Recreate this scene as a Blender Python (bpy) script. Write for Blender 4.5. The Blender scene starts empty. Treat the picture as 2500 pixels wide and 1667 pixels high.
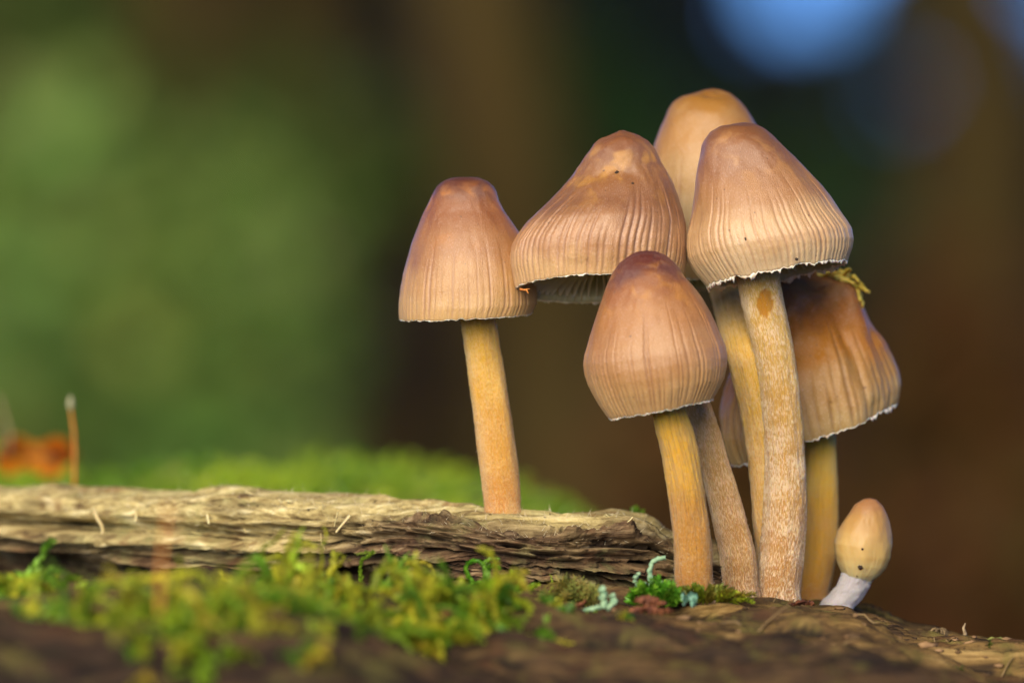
import bpy, math, random
import numpy as np
from mathutils import Vector

# ------------------------------------------------------------------ camera, sky, sun, exposure
scene = bpy.context.scene
COL = scene.collection
D0, PX = 1.2, 0.0608e-3          # camera to mushroom plane (m), metres per photo pixel at that plane
CAMZ = 0.039
cam_d = bpy.data.cameras.new('camera'); cam = bpy.data.objects.new('camera', cam_d); COL.objects.link(cam)
cam.location = (0, -D0, CAMZ); cam.rotation_euler = (math.radians(90), 0, 0)
cam_d.sensor_width = 36; cam_d.lens = D0 * 36 / (2500 * PX)
cam_d.clip_start = 0.02; cam_d.clip_end = 2000
cam_d.dof.use_dof = True; cam_d.dof.focus_distance = D0 - 0.005; cam_d.dof.aperture_fstop = 12.5
scene.camera = cam

SUN_EL, SUN_AZ = 28, 196          # azimuth, degrees clockwise from +Y: in front of the log, a little left
world = bpy.data.worlds.new('World'); scene.world = world; world.use_nodes = True
wn = world.node_tree.nodes; wl = world.node_tree.links
bg = wn['Background']
sky = wn.new('ShaderNodeTexSky'); sky.sky_type = 'NISHITA'; sky.sun_disc = False
sky.sun_elevation = math.radians(SUN_EL); sky.sun_rotation = math.radians(SUN_AZ)
sky.altitude = 3000; sky.air_density = 0.5; sky.dust_density = 0.0; sky.ozone_density = 10.0
wl.new(sky.outputs[0], bg.inputs[0]); bg.inputs[1].default_value = 0.15
sun_d = bpy.data.lights.new('sun', 'SUN'); sun_d.energy = 5.0; sun_d.angle = math.radians(52); sun_d.color = (1.0, 0.86, 0.64)
sun = bpy.data.objects.new('sun', sun_d); COL.objects.link(sun)
el, az = math.radians(SUN_EL), math.radians(SUN_AZ)
sdir = Vector((math.sin(az) * math.cos(el), math.cos(az) * math.cos(el), math.sin(el)))
sun.rotation_euler = sdir.to_track_quat('Z', 'Y').to_euler(); sun.location = sdir * 5
scene.view_settings.view_transform = 'Standard'; scene.view_settings.look = 'None'
scene.view_settings.gamma = 1; scene.view_settings.exposure = 0.44
scene.render.engine = 'CYCLES'
scene.cycles.max_bounces = 8; scene.cycles.transparent_max_bounces = 4

rng = np.random.default_rng(7)

# ------------------------------------------------------------------ helpers
def W(px, py, Y):
    """photo pixel at depth Y -> world point(s)"""
    s = PX * (D0 + Y) / D0
    return np.stack(np.broadcast_arrays((np.asarray(px, float) - 1250) * s, Y, CAMZ - (np.asarray(py, float) - 833.5) * s), -1)

def _h(i, j, k, seed):
    n = (i.astype(np.uint32) * np.uint32(374761393)) ^ (j.astype(np.uint32) * np.uint32(668265263)) ^ (k.astype(np.uint32) * np.uint32(2246822519)) ^ np.uint32((seed * 3266489917) & 0xffffffff)
    n = (n ^ (n >> np.uint32(13))) * np.uint32(1274126177)
    n = (n ^ (n >> np.uint32(16))) * np.uint32(2654435761)
    n = n ^ (n >> np.uint32(15))
    return n.astype(np.float64) / 4294967295.0

def noise(x, y, z=0.0, seed=0):
    """value noise in -1..1"""
    x, y, z = np.broadcast_arrays(np.asarray(x, float), np.asarray(y, float), np.asarray(z, float))
    xi, yi, zi = np.floor(x), np.floor(y), np.floor(z)
    fx, fy, fz = x - xi, y - yi, z - zi
    fx, fy, fz = [f * f * f * (f * (f * 6 - 15) + 10) for f in (fx, fy, fz)]
    xi, yi, zi = [a.astype(np.int64) & 0xffffffff for a in (xi, yi, zi)]
    r = 0
    for a in (0, 1):
        for b in (0, 1):
            for c in (0, 1):
                w = (fx if a else 1 - fx) * (fy if b else 1 - fy) * (fz if c else 1 - fz)
                r = r + w * _h((xi + a) & 0xffffffff, (yi + b) & 0xffffffff, (zi + c) & 0xffffffff, seed)
    return r * 2 - 1

def fbm(x, y, z=0.0, seed=0, oct=4, gain=0.5):
    r = 0; a = 1; f = 1
    for o in range(oct):
        r = r + a * noise(np.asarray(x) * f, np.asarray(y) * f, np.asarray(z) * f, seed + o * 17); a *= gain; f *= 2.03
    return r

def sstep(a, b, x):
    t = np.clip((np.asarray(x, float) - a) / (b - a), 0, 1); return t * t * (3 - 2 * t)

def mk(name, verts, faces, mat=None, parent=None, origin=None, smooth=True, attrs=None, uv=None, fmat=None):
    """faces: (n,4)/(n,3) array or list of such arrays; verts in world space, moved into the parent's frame"""
    verts = np.asarray(verts, float).reshape(-1, 3)
    if origin is not None: verts = verts - np.asarray(origin, float)
    if not isinstance(faces, list): faces = [faces]
    faces = [np.asarray(f, np.int32) for f in faces if len(f)]
    me = bpy.data.meshes.new(name)
    me.vertices.add(len(verts)); me.vertices.foreach_set('co', verts.astype(np.float32).ravel())
    flat = np.concatenate([f.ravel() for f in faces]); cnt = np.concatenate([np.full(len(f), f.shape[1], np.int32) for f in faces])
    me.loops.add(len(flat)); me.loops.foreach_set('vertex_index', flat)
    st = np.concatenate([[0], np.cumsum(cnt)[:-1]]).astype(np.int32)
    me.polygons.add(len(cnt)); me.polygons.foreach_set('loop_start', st); me.polygons.foreach_set('loop_total', cnt)
    if fmat is not None: me.polygons.foreach_set('material_index', np.asarray(fmat, np.int32))
    me.update(calc_edges=True); me.validate()
    me.polygons.foreach_set('use_smooth', np.full(len(me.polygons), smooth))
    if attrs:
        for k, v in attrs.items():
            v = np.asarray(v, np.float32)
            if v.ndim == 2:
                a = me.attributes.new(k, 'FLOAT_COLOR', 'POINT')
                a.data.foreach_set('color', np.concatenate([v, np.ones((len(v), 1), np.float32)], 1).ravel())
            else:
                a = me.attributes.new(k, 'FLOAT', 'POINT'); a.data.foreach_set('value', v.ravel())
    if uv is not None:
        l = me.uv_layers.new(name='UVMap'); l.data.foreach_set('uv', np.asarray(uv, np.float32)[flat].ravel())
    for m in (mat if isinstance(mat, (list, tuple)) else [mat]):
        if m: me.materials.append(m)
    o = bpy.data.objects.new(name, me); COL.objects.link(o)
    if parent is not None: o.parent = parent
    return o

def tag(o, label=None, cat=None, group=None, kind=None):
    for k, v in (('label', label), ('category', cat), ('group', group), ('kind', kind)):
        if v: o[k] = v
    return o

def empty(name, loc, label, cat, group=None):
    o = bpy.data.objects.new(name, None); COL.objects.link(o); o.location = [float(c) for c in loc]; o.empty_display_size = 0.01
    return tag(o, label, cat, group)

def grid_faces(n, m, wrap=False):
    """n rows, m columns; wrap joins last column to first"""
    i = np.arange(n - 1)[:, None]; j = np.arange(m if wrap else m - 1)[None, :]
    j2 = (j + 1) % m
    a = i * m + j; b = i * m + j2; c = (i + 1) * m + j2; d = (i + 1) * m + j
    return np.stack([a, b, c, d], -1).reshape(-1, 4)

def resample(pts, n, smooth=1.5):
    p = np.asarray(pts, float)
    s = np.concatenate([[0], np.cumsum(np.linalg.norm(np.diff(p, axis=0), axis=1))])
    N = 300; t = np.linspace(0, s[-1], N)
    q = np.stack([np.interp(t, s, p[:, k]) for k in range(p.shape[1])], 1)
    if smooth:
        k = int(smooth * N / 100 * 1.0) * 2 + 1
        ker = np.hanning(k + 2)[1:-1]; ker /= ker.sum(); h = k // 2
        e = np.concatenate([2 * q[:1] - q[h:0:-1], q, 2 * q[-1:] - q[-2:-h - 2:-1]])
        q = np.stack([np.convolve(e[:, c], ker, 'valid') for c in range(p.shape[1])], 1)
    t2 = np.linspace(0, N - 1, n)
    return np.stack([np.interp(t2, np.arange(N), q[:, c]) for c in range(p.shape[1])], 1)

def norm(v): return v / np.maximum(np.linalg.norm(v, axis=-1, keepdims=True), 1e-12)

def tube(pts, rad, n=8):
    """closed tube; returns verts, faces(list)"""
    p = np.asarray(pts, float); m = len(p); rad = np.broadcast_to(np.asarray(rad, float), (m,))
    T = norm(np.gradient(p, axis=0)); up = np.array([0.31, 0.87, 0.38]) if abs(T[0] @ np.array([0.31, 0.87, 0.38])) < 0.9 else np.array([1., 0, 0])
    A = norm(np.cross(T, up)); B = np.cross(T, A)
    th = np.linspace(0, 2 * np.pi, n, endpoint=False)
    v = p[:, None] + rad[:, None, None] * (np.cos(th)[None, :, None] * A[:, None] + np.sin(th)[None, :, None] * B[:, None])
    v = v.reshape(-1, 3); f = grid_faces(m, n, True)
    k = len(v); v = np.concatenate([v, p[:1], p[-1:]])
    j = np.arange(n); j2 = (j + 1) % n
    return v, [f, np.stack([j2, j, np.full(n, k)], 1), np.stack([j + (m - 1) * n, j2 + (m - 1) * n, np.full(n, k + 1)], 1)]

class Bag:
    """collects pieces of ONE object"""
    def __init__(s): s.v = []; s.q = []; s.t = []; s.n = 0; s.c = []
    def add(s, v, faces, col=None):
        v = np.asarray(v).reshape(-1, 3)
        for f in (faces if isinstance(faces, list) else [faces]):
            (s.q if f.shape[1] == 4 else s.t).append(f + s.n)
        s.v.append(v); s.n += len(v)
        s.c.append(np.broadcast_to(np.asarray(col if col is not None else (1, 1, 1), float), (len(v), 3)))
    def build(s, name, mat, parent=None, origin=None, smooth=True):
        F = []
        if s.q: F.append(np.concatenate(s.q))
        if s.t: F.append(np.concatenate(s.t))
        return mk(name, np.concatenate(s.v), F, mat, parent, origin, smooth, attrs={'tint': np.concatenate(s.c)})

# ------------------------------------------------------------------ node helpers
class NT:
    def __init__(s, name):
        s.m = bpy.data.materials.new(name); s.m.use_nodes = True; s.t = s.m.node_tree; s.N = s.t.nodes; s.L = s.t.links
        s.bsdf = s.N['Principled BSDF']; s.out = s.N['Material Output']
    def n(s, typ, **kw):
        o = s.N.new(typ)
        for k, v in kw.items(): setattr(o, k, v)
        return o
    def set(s, sock, val):
        if hasattr(val, 'is_output'): s.L.new(val, sock)
        else: sock.default_value = val
    def attr(s, name): return s.n('ShaderNodeAttribute', attribute_name=name)
    def math(s, op, a, b=None, clamp=False):
        o = s.n('ShaderNodeMath', operation=op, use_clamp=clamp); s.set(o.inputs[0], a)
        if b is not None: s.set(o.inputs[1], b)
        return o.outputs[0]
    def mix(s, f, a, b, mode='MIX'):
        o = s.n('ShaderNodeMix', data_type='RGBA', blend_type=mode); s.set(o.inputs[0], f)
        for i, c in ((6, a), (7, b)):
            s.set(o.inputs[i], c if hasattr(c, 'is_output') else (*c, 1))
        return o.outputs[2]
    def ramp(s, f, stops, interp='EASE'):
        o = s.n('ShaderNodeValToRGB'); e = o.color_ramp; e.interpolation = interp
        while len(e.elements) < len(stops): e.elements.new(0.5)
        for el, (p, c) in zip(e.elements, stops):
            el.position = p; el.color = (*c, 1) if not np.isscalar(c) else (c, c, c, 1)
        s.set(o.inputs[0], f); return o.outputs[0]
    def coord(s, kind='Object', scale=(1, 1, 1), rot=(0, 0, 0)):
        t = s.n('ShaderNodeTexCoord'); m = s.n('ShaderNodeMapping'); m.inputs['Scale'].default_value = scale; m.inputs['Rotation'].default_value = rot
        s.L.new(t.outputs[kind], m.inputs[0]); return m.outputs[0]
    def noise(s, vec, scale, detail=4, rough=0.55, dist=0.0):
        o = s.n('ShaderNodeTexNoise'); s.L.new(vec, o.inputs['Vector']); o.inputs['Scale'].default_value = scale
        o.inputs['Detail'].default_value = detail; o.inputs['Roughness'].default_value = rough; o.inputs['Distortion'].default_value = dist
        return o.outputs[0]
    def bump(s, h, strength, dist, prev=None):
        o = s.n('ShaderNodeBump'); o.inputs['Strength'].default_value = strength; o.inputs['Distance'].default_value = dist
        s.L.new(h, o.inputs['Height'])
        if prev is not None: s.L.new(prev, o.inputs['Normal'])
        return o.outputs[0]
    def p(s, **kw):
        for k, v in kw.items(): s.set(s.bsdf.inputs[k.replace('_', ' ')], v)

def cap_material(name, stops, blotch, spec=0.5, sub=0.30, sheen=0.06, gcol=(0.33, 0.17, 0.10), coat=0.65):
    """colour runs from crown (UV v = 0) to rim (v = 1)"""
    stops = [(p_, (c_[0], c_[1] * (1.06 if p_ < .7 else 1.02), c_[2] * (0.90 if p_ < .7 else 0.94))) for p_, c_ in stops]
    k = NT(name); uvn = k.n('ShaderNodeUVMap', uv_map='UVMap').outputs[0]
    sep = k.n('ShaderNodeSeparateXYZ'); k.L.new(uvn, sep.inputs[0])
    oc = k.coord('Object')
    big = k.noise(oc, 190, 3, 0.5)
    t = k.math('ADD', sep.outputs[1], k.math('MULTIPLY', k.math('SUBTRACT', big, 0.5), 0.30))
    col = k.ramp(t, stops)
    bl = k.ramp(k.noise(oc, 330, 2, 0.5, 0.6), [(0.50, 0.0), (0.72, 1.0)])
    tfade = k.ramp(sep.outputs[1], [(0.10, 0.0), (0.26, 1.0), (0.75, 0.0)])
    crown = k.ramp(sep.outputs[1], [(0.08, 0.25), (0.35, 1.0)])
    col = k.mix(k.math('MULTIPLY', k.math('MULTIPLY', bl, tfade), 0.75), col, blotch)
    mp = k.n('ShaderNodeMapping'); mp.inputs['Scale'].default_value = (150, 9, 1); k.L.new(uvn, mp.inputs[0])
    fib = k.noise(mp.outputs[0], 2.2, 5, 0.65)
    mp2 = k.n('ShaderNodeMapping'); mp2.inputs['Scale'].default_value = (120, 42, 1); k.L.new(uvn, mp2.inputs[0])
    fine = k.noise(mp2.outputs[0], 1.6, 3, 0.7)
    lowt = k.ramp(sep.outputs[1], [(0.30, 0.08), (0.75, 1.0)])
    col = k.mix(k.math('MULTIPLY', k.ramp(fib, [(0.35, 0.20), (0.6, 0.0)]), lowt), col, tuple(c * 0.62 for c in stops[2][1]))
    col = k.mix(k.math('MULTIPLY', k.ramp(fine, [(0.53, 0.0), (0.73, 0.30)]), crown), col, (0.76, 0.58, 0.54))
    col = k.mix(k.ramp(fine, [(0.30, 0.22), (0.46, 0.0)]), col, tuple(c * 0.55 for c in stops[3][1]))
    col = k.mix(k.math('MULTIPLY', k.attr('groove').outputs['Fac'], 0.75), col, gcol)
    sp = k.ramp(k.noise(oc, 1500, 1, 0.4), [(0.76, 0.0), (0.79, 0.8)])
    col = k.mix(sp, col, (0.09, 0.04, 0.02))
    hb_ = k.math('MULTIPLY', fib, lowt); b1 = k.bump(hb_, 0.14, 0.0004); b2 = k.bump(fine, 0.6, 0.00024, b1)
    k.p(Base_Color=col, Roughness=k.ramp(fine, [(0.3, 0.46), (0.75, 0.30)]), Specular_IOR_Level=spec, Subsurface_Weight=sub, Subsurface_Scale=0.0009,
        Sheen_Weight=sheen, Sheen_Roughness=0.45, Sheen_Tint=(0.78, 0.74, 1.0, 1), Normal=b2, Coat_Weight=k.math('MULTIPLY', crown, coat), Coat_Roughness=0.31, Coat_IOR=1.45, Coat_Normal=k.bump(fine, 0.28, 0.00024))
    k.bsdf.inputs['Subsurface Radius'].default_value = (1.0, 0.55, 0.25)
    return k.m

def gill_material():
    k = NT('gill_flesh'); oc = k.coord('Object')
    col = k.ramp(k.noise(oc, 600, 3), [(0.3, (0.80, 0.72, 0.54)), (0.7, (0.88, 0.82, 0.66))])
    k.p(Base_Color=col, Roughness=0.6)
    tr = k.n('ShaderNodeBsdfTranslucent'); k.L.new(col, tr.inputs[0]); mx = k.n('ShaderNodeMixShader'); mx.inputs[0].default_value = 0.5
    k.L.new(k.bsdf.outputs[0], mx.inputs[1]); k.L.new(tr.outputs[0], mx.inputs[2]); k.L.new(mx.outputs[0], k.out.inputs[0]); return k.m

def under_material():
    k = NT('gill_roof'); k.p(Base_Color=(0.36, 0.33, 0.21, 1), Roughness=0.6, Subsurface_Weight=1.0, Subsurface_Scale=0.004)
    k.bsdf.inputs['Subsurface Radius'].default_value = (1.0, 0.8, 0.55); return k.m

def fringe_material():
    k = NT('rim_membrane'); oc = k.coord('Object')
    col = k.ramp(k.noise(oc, 900, 2), [(0.3, (0.62, 0.50, 0.36)), (0.65, (0.80, 0.74, 0.66))])
    k.p(Base_Color=col, Roughness=0.45, Subsurface_Weight=0.3, Subsurface_Scale=0.0006); return k.m

def stem_material(name, stops, fibre=(0.84, 0.60, 0.36), amount=0.75, deep=(0.30, 0.13, 0.02), striped=0.0, patch=None):
    k = NT(name); uvn = k.n('ShaderNodeUVMap', uv_map='UVMap').outputs[0]
    sep = k.n('ShaderNodeSeparateXYZ'); k.L.new(uvn, sep.inputs[0]); oc = k.coord('Object')
    t = k.math('ADD', sep.outputs[1], k.math('MULTIPLY', k.math('SUBTRACT', k.noise(oc, 150, 3), 0.5), 0.35))
    col = k.ramp(t, stops)
    mp = k.n('ShaderNodeMapping'); mp.inputs['Scale'].default_value = (38, 46, 1); k.L.new(uvn, mp.inputs[0])
    sc = k.noise(mp.outputs[0], 1.6, 5, 0.72, 0.4)
    mp3 = k.n('ShaderNodeMapping'); mp3.inputs['Scale'].default_value = (40, 3.0, 1); k.L.new(uvn, mp3.inputs[0])
    st = k.noise(mp3.outputs[0], 1.5, 3, 0.6)
    low = k.noise(oc, 260, 2)
    cover = k.math('ADD', sc, k.math('MULTIPLY', k.math('SUBTRACT', low, 0.5), 0.35))
    mask = k.ramp(cover, [(0.46, 0.0), (0.57, amount)])
    col = k.mix(k.ramp(st, [(0.34, 0.55 + 0.4 * striped), (0.52, 0.0)]), col, deep)
    col = k.mix(mask, col, fibre)
    if patch is not None:
        pm = k.attr('patch').outputs['Fac']; col = k.mix(pm, col, patch)
    b1 = k.bump(sc, 1.0, 0.0006); b2 = k.bump(st, 0.4 + 0.4 * striped, 0.0004, b1)
    k.p(Base_Color=col, Roughness=0.5, Specular_IOR_Level=0.45, Subsurface_Weight=0.4, Subsurface_Scale=0.0012, Sheen_Weight=0.35, Sheen_Roughness=0.3,
        Sheen_Tint=(1.0, 0.93, 0.9, 1), Normal=b2)
    k.bsdf.inputs['Subsurface Radius'].default_value = (1.0, 0.5, 0.15)
    return k.m

def leafy_material(name, a, b, tip=None, transl=0.45, rough=0.4, spec=0.4, scale=260):
    """foliage: tint attribute times a two-tone noise, light passes through"""
    k = NT(name); oc = k.coord('Object')
    col = k.ramp(k.noise(oc, scale, 3), [(0.3, a), (0.7, b)])
    col = k.mix(1.0, col, k.attr('tint').outputs['Color'], 'MULTIPLY')
    tr = k.n('ShaderNodeBsdfTranslucent'); k.L.new(col, tr.inputs[0])
    k.p(Base_Color=col, Roughness=rough, Specular_IOR_Level=spec)
    mx = k.n('ShaderNodeMixShader'); mx.inputs[0].default_value = transl
    k.L.new(k.bsdf.outputs[0], mx.inputs[1]); k.L.new(tr.outputs[0], mx.inputs[2]); k.L.new(mx.outputs[0], k.out.inputs[0])
    return k.m

def plain_material(name, a, b, scale=200, rough=0.7, spec=0.3, bump=0.3, bd=0.0005, stretch=(1, 1, 1), sub=0):
    k = NT(name); oc = k.coord('Object', stretch)
    f = k.noise(oc, scale, 5, 0.6)
    col = k.ramp(f, [(0.3, a), (0.7, b)])
    k.p(Base_Color=col, Roughness=rough, Specular_IOR_Level=spec, Normal=k.bump(f, bump, bd))
    if sub: k.p(Subsurface_Weight=sub, Subsurface_Scale=0.002)
    return k.m

def wood_material(name, tones, grain=(38, 420, 420), rot=(0, 0, 0), moss=0.0):
    """tones: dark, brown, mid, pale; attribute zone 0 = fresh brown rot and painted front shade, 1 = bleached; attribute pit = darker hollows of the grain"""
    k = NT(name); oc = k.coord('Object', grain, rot)
    g1 = k.noise(oc, 1.0, 6, 0.68, 0.35)
    oc2 = k.coord('Object', (grain[0] * 3, grain[1] * 2.6, grain[2] * 2.6), rot); g2 = k.noise(oc2, 1.0, 4, 0.7)
    iso = k.coord('Object'); patch = k.noise(iso, 95, 4, 0.6)
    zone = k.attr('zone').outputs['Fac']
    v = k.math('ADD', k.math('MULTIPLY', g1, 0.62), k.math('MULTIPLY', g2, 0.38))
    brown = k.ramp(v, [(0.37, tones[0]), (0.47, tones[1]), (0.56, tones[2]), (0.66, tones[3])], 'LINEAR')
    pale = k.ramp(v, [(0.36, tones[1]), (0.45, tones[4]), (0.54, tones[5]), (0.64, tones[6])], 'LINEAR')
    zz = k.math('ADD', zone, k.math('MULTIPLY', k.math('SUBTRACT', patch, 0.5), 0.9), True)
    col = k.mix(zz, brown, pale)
    red = k.ramp(k.noise(iso, 150, 3, 0.6), [(0.55, 0.0), (0.72, 0.55)])
    col = k.mix(red, col, tones[7])
    grn = k.ramp(k.noise(iso, 130, 5, 0.65, 0.5), [(0.50, 0.0), (0.68, 0.35 + moss)])
    col = k.mix(grn, col, tones[8])
    sp = k.ramp(k.noise(iso, 1100, 1, 0.5), [(0.73, 0.0), (0.77, 0.9)])
    col = k.mix(sp, col, (0.02, 0.012, 0.008))
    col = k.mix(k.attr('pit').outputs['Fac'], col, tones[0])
    b1 = k.bump(g1, 0.8, 0.0009); b2 = k.bump(g2, 0.8, 0.0005, b1); b3 = k.bump(k.noise(iso, 1000, 5, 0.7), 0.7, 0.0006, b2)
    k.p(Base_Color=col, Roughness=0.75, Specular_IOR_Level=0.22, Normal=b3)
    return k.m

M_GILL = gill_material(); M_ROOF = under_material(); M_FRINGE = fringe_material()

# ------------------------------------------------------------------ terrain far behind and under the log
def terrain_z(X, Y):
    X = np.asarray(X, float); Y = np.asarray(Y, float)
    crest = 1.55 - 0.80 * sstep(0.0, 0.9, X) + 0.25 * sstep(2.0, 6.0, X)
    z = -0.30 + (crest + 0.30) * sstep(2.2, 24, Y) ** 1.15
    z = z - 1.2 * sstep(26, 60, Y)
    return z + 0.05 * fbm(X * 0.9, Y * 0.9, seed=3, oct=3) * sstep(1.0, 4.0, np.abs(Y) + np.abs(X))

def stretch(n, lim, dense):
    u = np.linspace(-1, 1, n); return lim * np.sinh(u * dense) / np.sinh(dense)

gx = stretch(181, 400, 7.0); gy = 6 + stretch(201, 400, 6.5)
GX, GY = np.meshgrid(gx, gy)
def ground_material():
    k = NT('leaf_litter'); oc = k.coord('Object')
    a = k.noise(oc, 14, 6, 0.7); v = k.n('ShaderNodeTexVoronoi'); k.L.new(oc, v.inputs[0]); v.inputs['Scale'].default_value = 22
    cc = k.n('ShaderNodeSeparateColor'); k.L.new(v.outputs['Color'], cc.inputs[0])
    col = k.ramp(cc.outputs[0], [(0.0, (0.020, 0.011, 0.005)), (0.4, (0.052, 0.030, 0.009)), (0.75, (0.080, 0.044, 0.013)), (1.0, (0.055, 0.044, 0.013))])
    col = k.mix(k.ramp(k.noise(oc, 1.3, 3), [(0.48, 0.0), (0.62, 0.75)]), col, (0.030, 0.036, 0.010))
    col = k.mix(k.ramp(a, [(0.35, 0.6), (0.55, 0.0)]), col, (0.012, 0.008, 0.005))
    k.p(Base_Color=col, Roughness=0.95, Specular_IOR_Level=0.03, Normal=k.bump(a, 0.7, 0.02)); return k.m
tag(mk('ground', np.stack([GX, GY, terrain_z(GX, GY)], -1), grid_faces(len(gy), len(gx)), ground_material()), kind='structure')

# ------------------------------------------------------------------ the fallen log (front) and its height
RX = [-400, 0, 600, 1100, 1500, 1900, 2000, 2080, 2150, 2220, 2300, 2400, 2500, 2700, 3200]
RYp = [1440, 1440, 1440, 1450, 1468, 1476, 1478, 1489, 1514, 1542, 1556, 1578, 1598, 1650, 1800]
RZ = CAMZ - (np.array(RYp) - 833.5) * PX
RXw = (np.array(RX) - 1250) * PX
def log_base(X, Y):
    X = np.asarray(X, float); Y = np.asarray(Y, float)
    r = np.interp(X, RXw, RZ)
    f = np.maximum(0, -0.012 - Y)
    wl = sstep(0.004, -0.028, X)
    h = r - (0.055 * f + 0.55 * f * f) * (1 - 0.93 * wl)             # gentle fall towards the viewer
    h = h - 0.030 * wl * sstep(0.130, 0.158, -Y + 0.006 * noise(X * 45, 2.2, seed=77)) - 0.0015 * wl * sstep(0.0, 0.05, -Y)
    right = sstep(0.030, 0.052, X)
    h = h - right * 0.45 * np.maximum(0, Y - 0.026) - (1 - right) * 0.10 * np.maximum(0, Y - 0.24)
    # flanks down to the soil, log end on the right
    h = h - 0.36 * sstep(0.20, 0.34, -Y) - 0.36 * sstep(0.30, 0.46, Y)
    return h - 0.36 * sstep(0.36, 0.40, X) - 0.36 * sstep(0.62, 0.66, -X)
def log_z(X, Y):
    """surface with its grain, splits and ledges"""
    X = np.asarray(X, float); Y = np.asarray(Y, float)
    h = log_base(X, Y)
    wY = Y + 0.10 * X + 0.0035 * fbm(X * 40, Y * 40, seed=5, oct=2)
    near = sstep(0.40, 0.25, np.abs(X)) * sstep(0.21, 0.17, -Y) * sstep(0.20, 0.10, Y)
    g = 0.0030 * fbm(X * 20, wY * 120, seed=11, oct=4, gain=0.55) - 0.0016 * np.exp(-(noise(X * 16, wY * 150, seed=15) / .10) ** 2)
    fine = 0.0011 * fbm(X * 80, wY * 480, seed=23, oct=3, gain=0.6)
    lump = 0.0020 * fbm(X * 55, Y * 60, seed=31, oct=3)
    calm = 0.25 + 0.75 * sstep(-0.006, -0.014, Y)                       # quieter where stems stand
    h = h + near * calm * (g + lump * 0.7) + near * fine
    # ledge with a dark split under it, running along the front of the cluster
    yl = -0.026 + 0.0020 * noise(X * 60, 0.3, seed=41) - 0.16 * np.maximum(0, X - 0.040) + 0.004 * noise(X * 22, 4.1, seed=42)
    on = sstep(0.018, 0.032, X) * sstep(0.070, 0.058, X)
    d = Y - yl
    h = h + on * 0.0012 * sstep(-0.002, 0.002, d) * sstep(0.012, 0.0, d)
    h = h - on * 0.0034 * np.exp(-((d + 0.0032) / 0.0018) ** 2)
    yl2 = -0.060 + 0.004 * noise(X * 30, 1.3, seed=43); d2 = Y - yl2
    on2 = sstep(0.06, 0.03, X)
    h = h + on2 * 0.0016 * sstep(-0.003, 0.002, d2) * sstep(0.02, 0.0, d2) - on2 * 0.0035 * np.exp(-((d2 + 0.005) / 0.003) ** 2)
    return h
def dense_axis(a, b, n, lo, hi, m):
    left = a - (a - lo) * (np.linspace(1, 0, m + 1)[:-1] ** 2); right = b + (hi - b) * (np.linspace(0, 1, m + 1)[1:] ** 2)
    return np.concatenate([left, np.linspace(a, b, n), right])
lx = dense_axis(-0.085, 0.085, 620, -0.68, 0.42, 60); ly = dense_axis(-0.165, 0.035, 370, -0.36, 0.48, 50)
LX, LY = np.meshgrid(lx, ly); LZ = log_z(LX, LY)
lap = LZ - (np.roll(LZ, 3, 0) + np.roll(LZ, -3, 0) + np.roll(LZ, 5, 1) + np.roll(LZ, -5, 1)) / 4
M_LOG = wood_material('rotting_wood', [(0.006, 0.004, 0.0035), (0.024, 0.013, 0.008), (0.060, 0.034, 0.016), (0.15, 0.088, 0.032),
                                        (0.07, 0.04, 0.015), (0.19, 0.115, 0.036), (0.40, 0.27, 0.10), (0.065, 0.024, 0.010), (0.11, 0.10, 0.022)],
                      grain=(24, 260, 260), rot=(0, 0, math.radians(6)), moss=0.25)
zone = np.clip(0.22 + 0.5 * fbm(LX * 30, LY * 50, seed=51, oct=3) + 0.25 * sstep(0.0, 0.03, LX) - 0.35 * sstep(0.0, -0.04, LX) - 0.55 * sstep(-0.035, -0.075, LY), 0, 1)  # lowered towards front and left: shade put into the wood colour
wYs = LY + 0.10 * LX + 0.0035 * fbm(LX * 40, LY * 40, seed=5, oct=2); crk = 0.85 * np.exp(-(noise(LX * 16, wYs * 150, seed=15) / .07) ** 2) * sstep(-.5, .3, noise(LX * 40, LY * 60, seed=16))
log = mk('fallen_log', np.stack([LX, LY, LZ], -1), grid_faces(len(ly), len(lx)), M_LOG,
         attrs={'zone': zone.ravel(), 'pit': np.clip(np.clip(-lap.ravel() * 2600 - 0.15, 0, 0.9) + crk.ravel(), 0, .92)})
tag(log, 'dark rotting fallen log carrying the mushroom cluster and green moss', 'log')

# ------------------------------------------------------------------ bleached wood slab lying on the log
TX = [-300, 0, 64, 128, 223, 287, 383, 478, 497, 542, 606, 660, 719, 808, 868, 942, 987, 1076, 1150, 1183, 1284, 1330, 1370, 1406, 1457, 1495, 1534, 1572, 1597, 1612, 1636, 1680, 1740, 1775]
TY = [1190, 1186, 1184, 1180, 1192, 1188, 1200, 1202, 1190, 1184, 1184, 1190, 1199, 1203, 1205, 1209, 1221, 1226, 1226, 1235, 1239, 1239, 1246, 1244, 1249, 1250, 1259, 1265, 1277, 1292, 1308, 1318, 1332, 1365]
EX = [-300, 0, 200, 478, 600, 853, 1017, 1195, 1300, 1355, 1483, 1590, 1640, 1775]; EY = [1226, 1228, 1232, 1240, 1238, 1256, 1259, 1280, 1292, 1292, 1284, 1300, 1330, 1380]
BX = [-300, 0, 223, 478, 606, 838, 927, 1106, 1406, 1610, 1775]; BY = [1318, 1323, 1361, 1377, 1390, 1360, 1372, 1404, 1436, 1440, 1450]
def slab_Y(px):
    px = np.asarray(px, float); return 0.011 + np.maximum(0, 1230 - px) * 0.036e-3 + sstep(1300, 1640, px) * 0.007
nu, nv = 760, 150
up = np.concatenate([-900 + 900 * np.linspace(0, 1, 40) ** 0.6, np.linspace(2, 1775, nu - 40)])
ty = np.interp(up, TX, TY); ty = np.where(up < -300, 1190 + 0 * up, ty)
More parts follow.
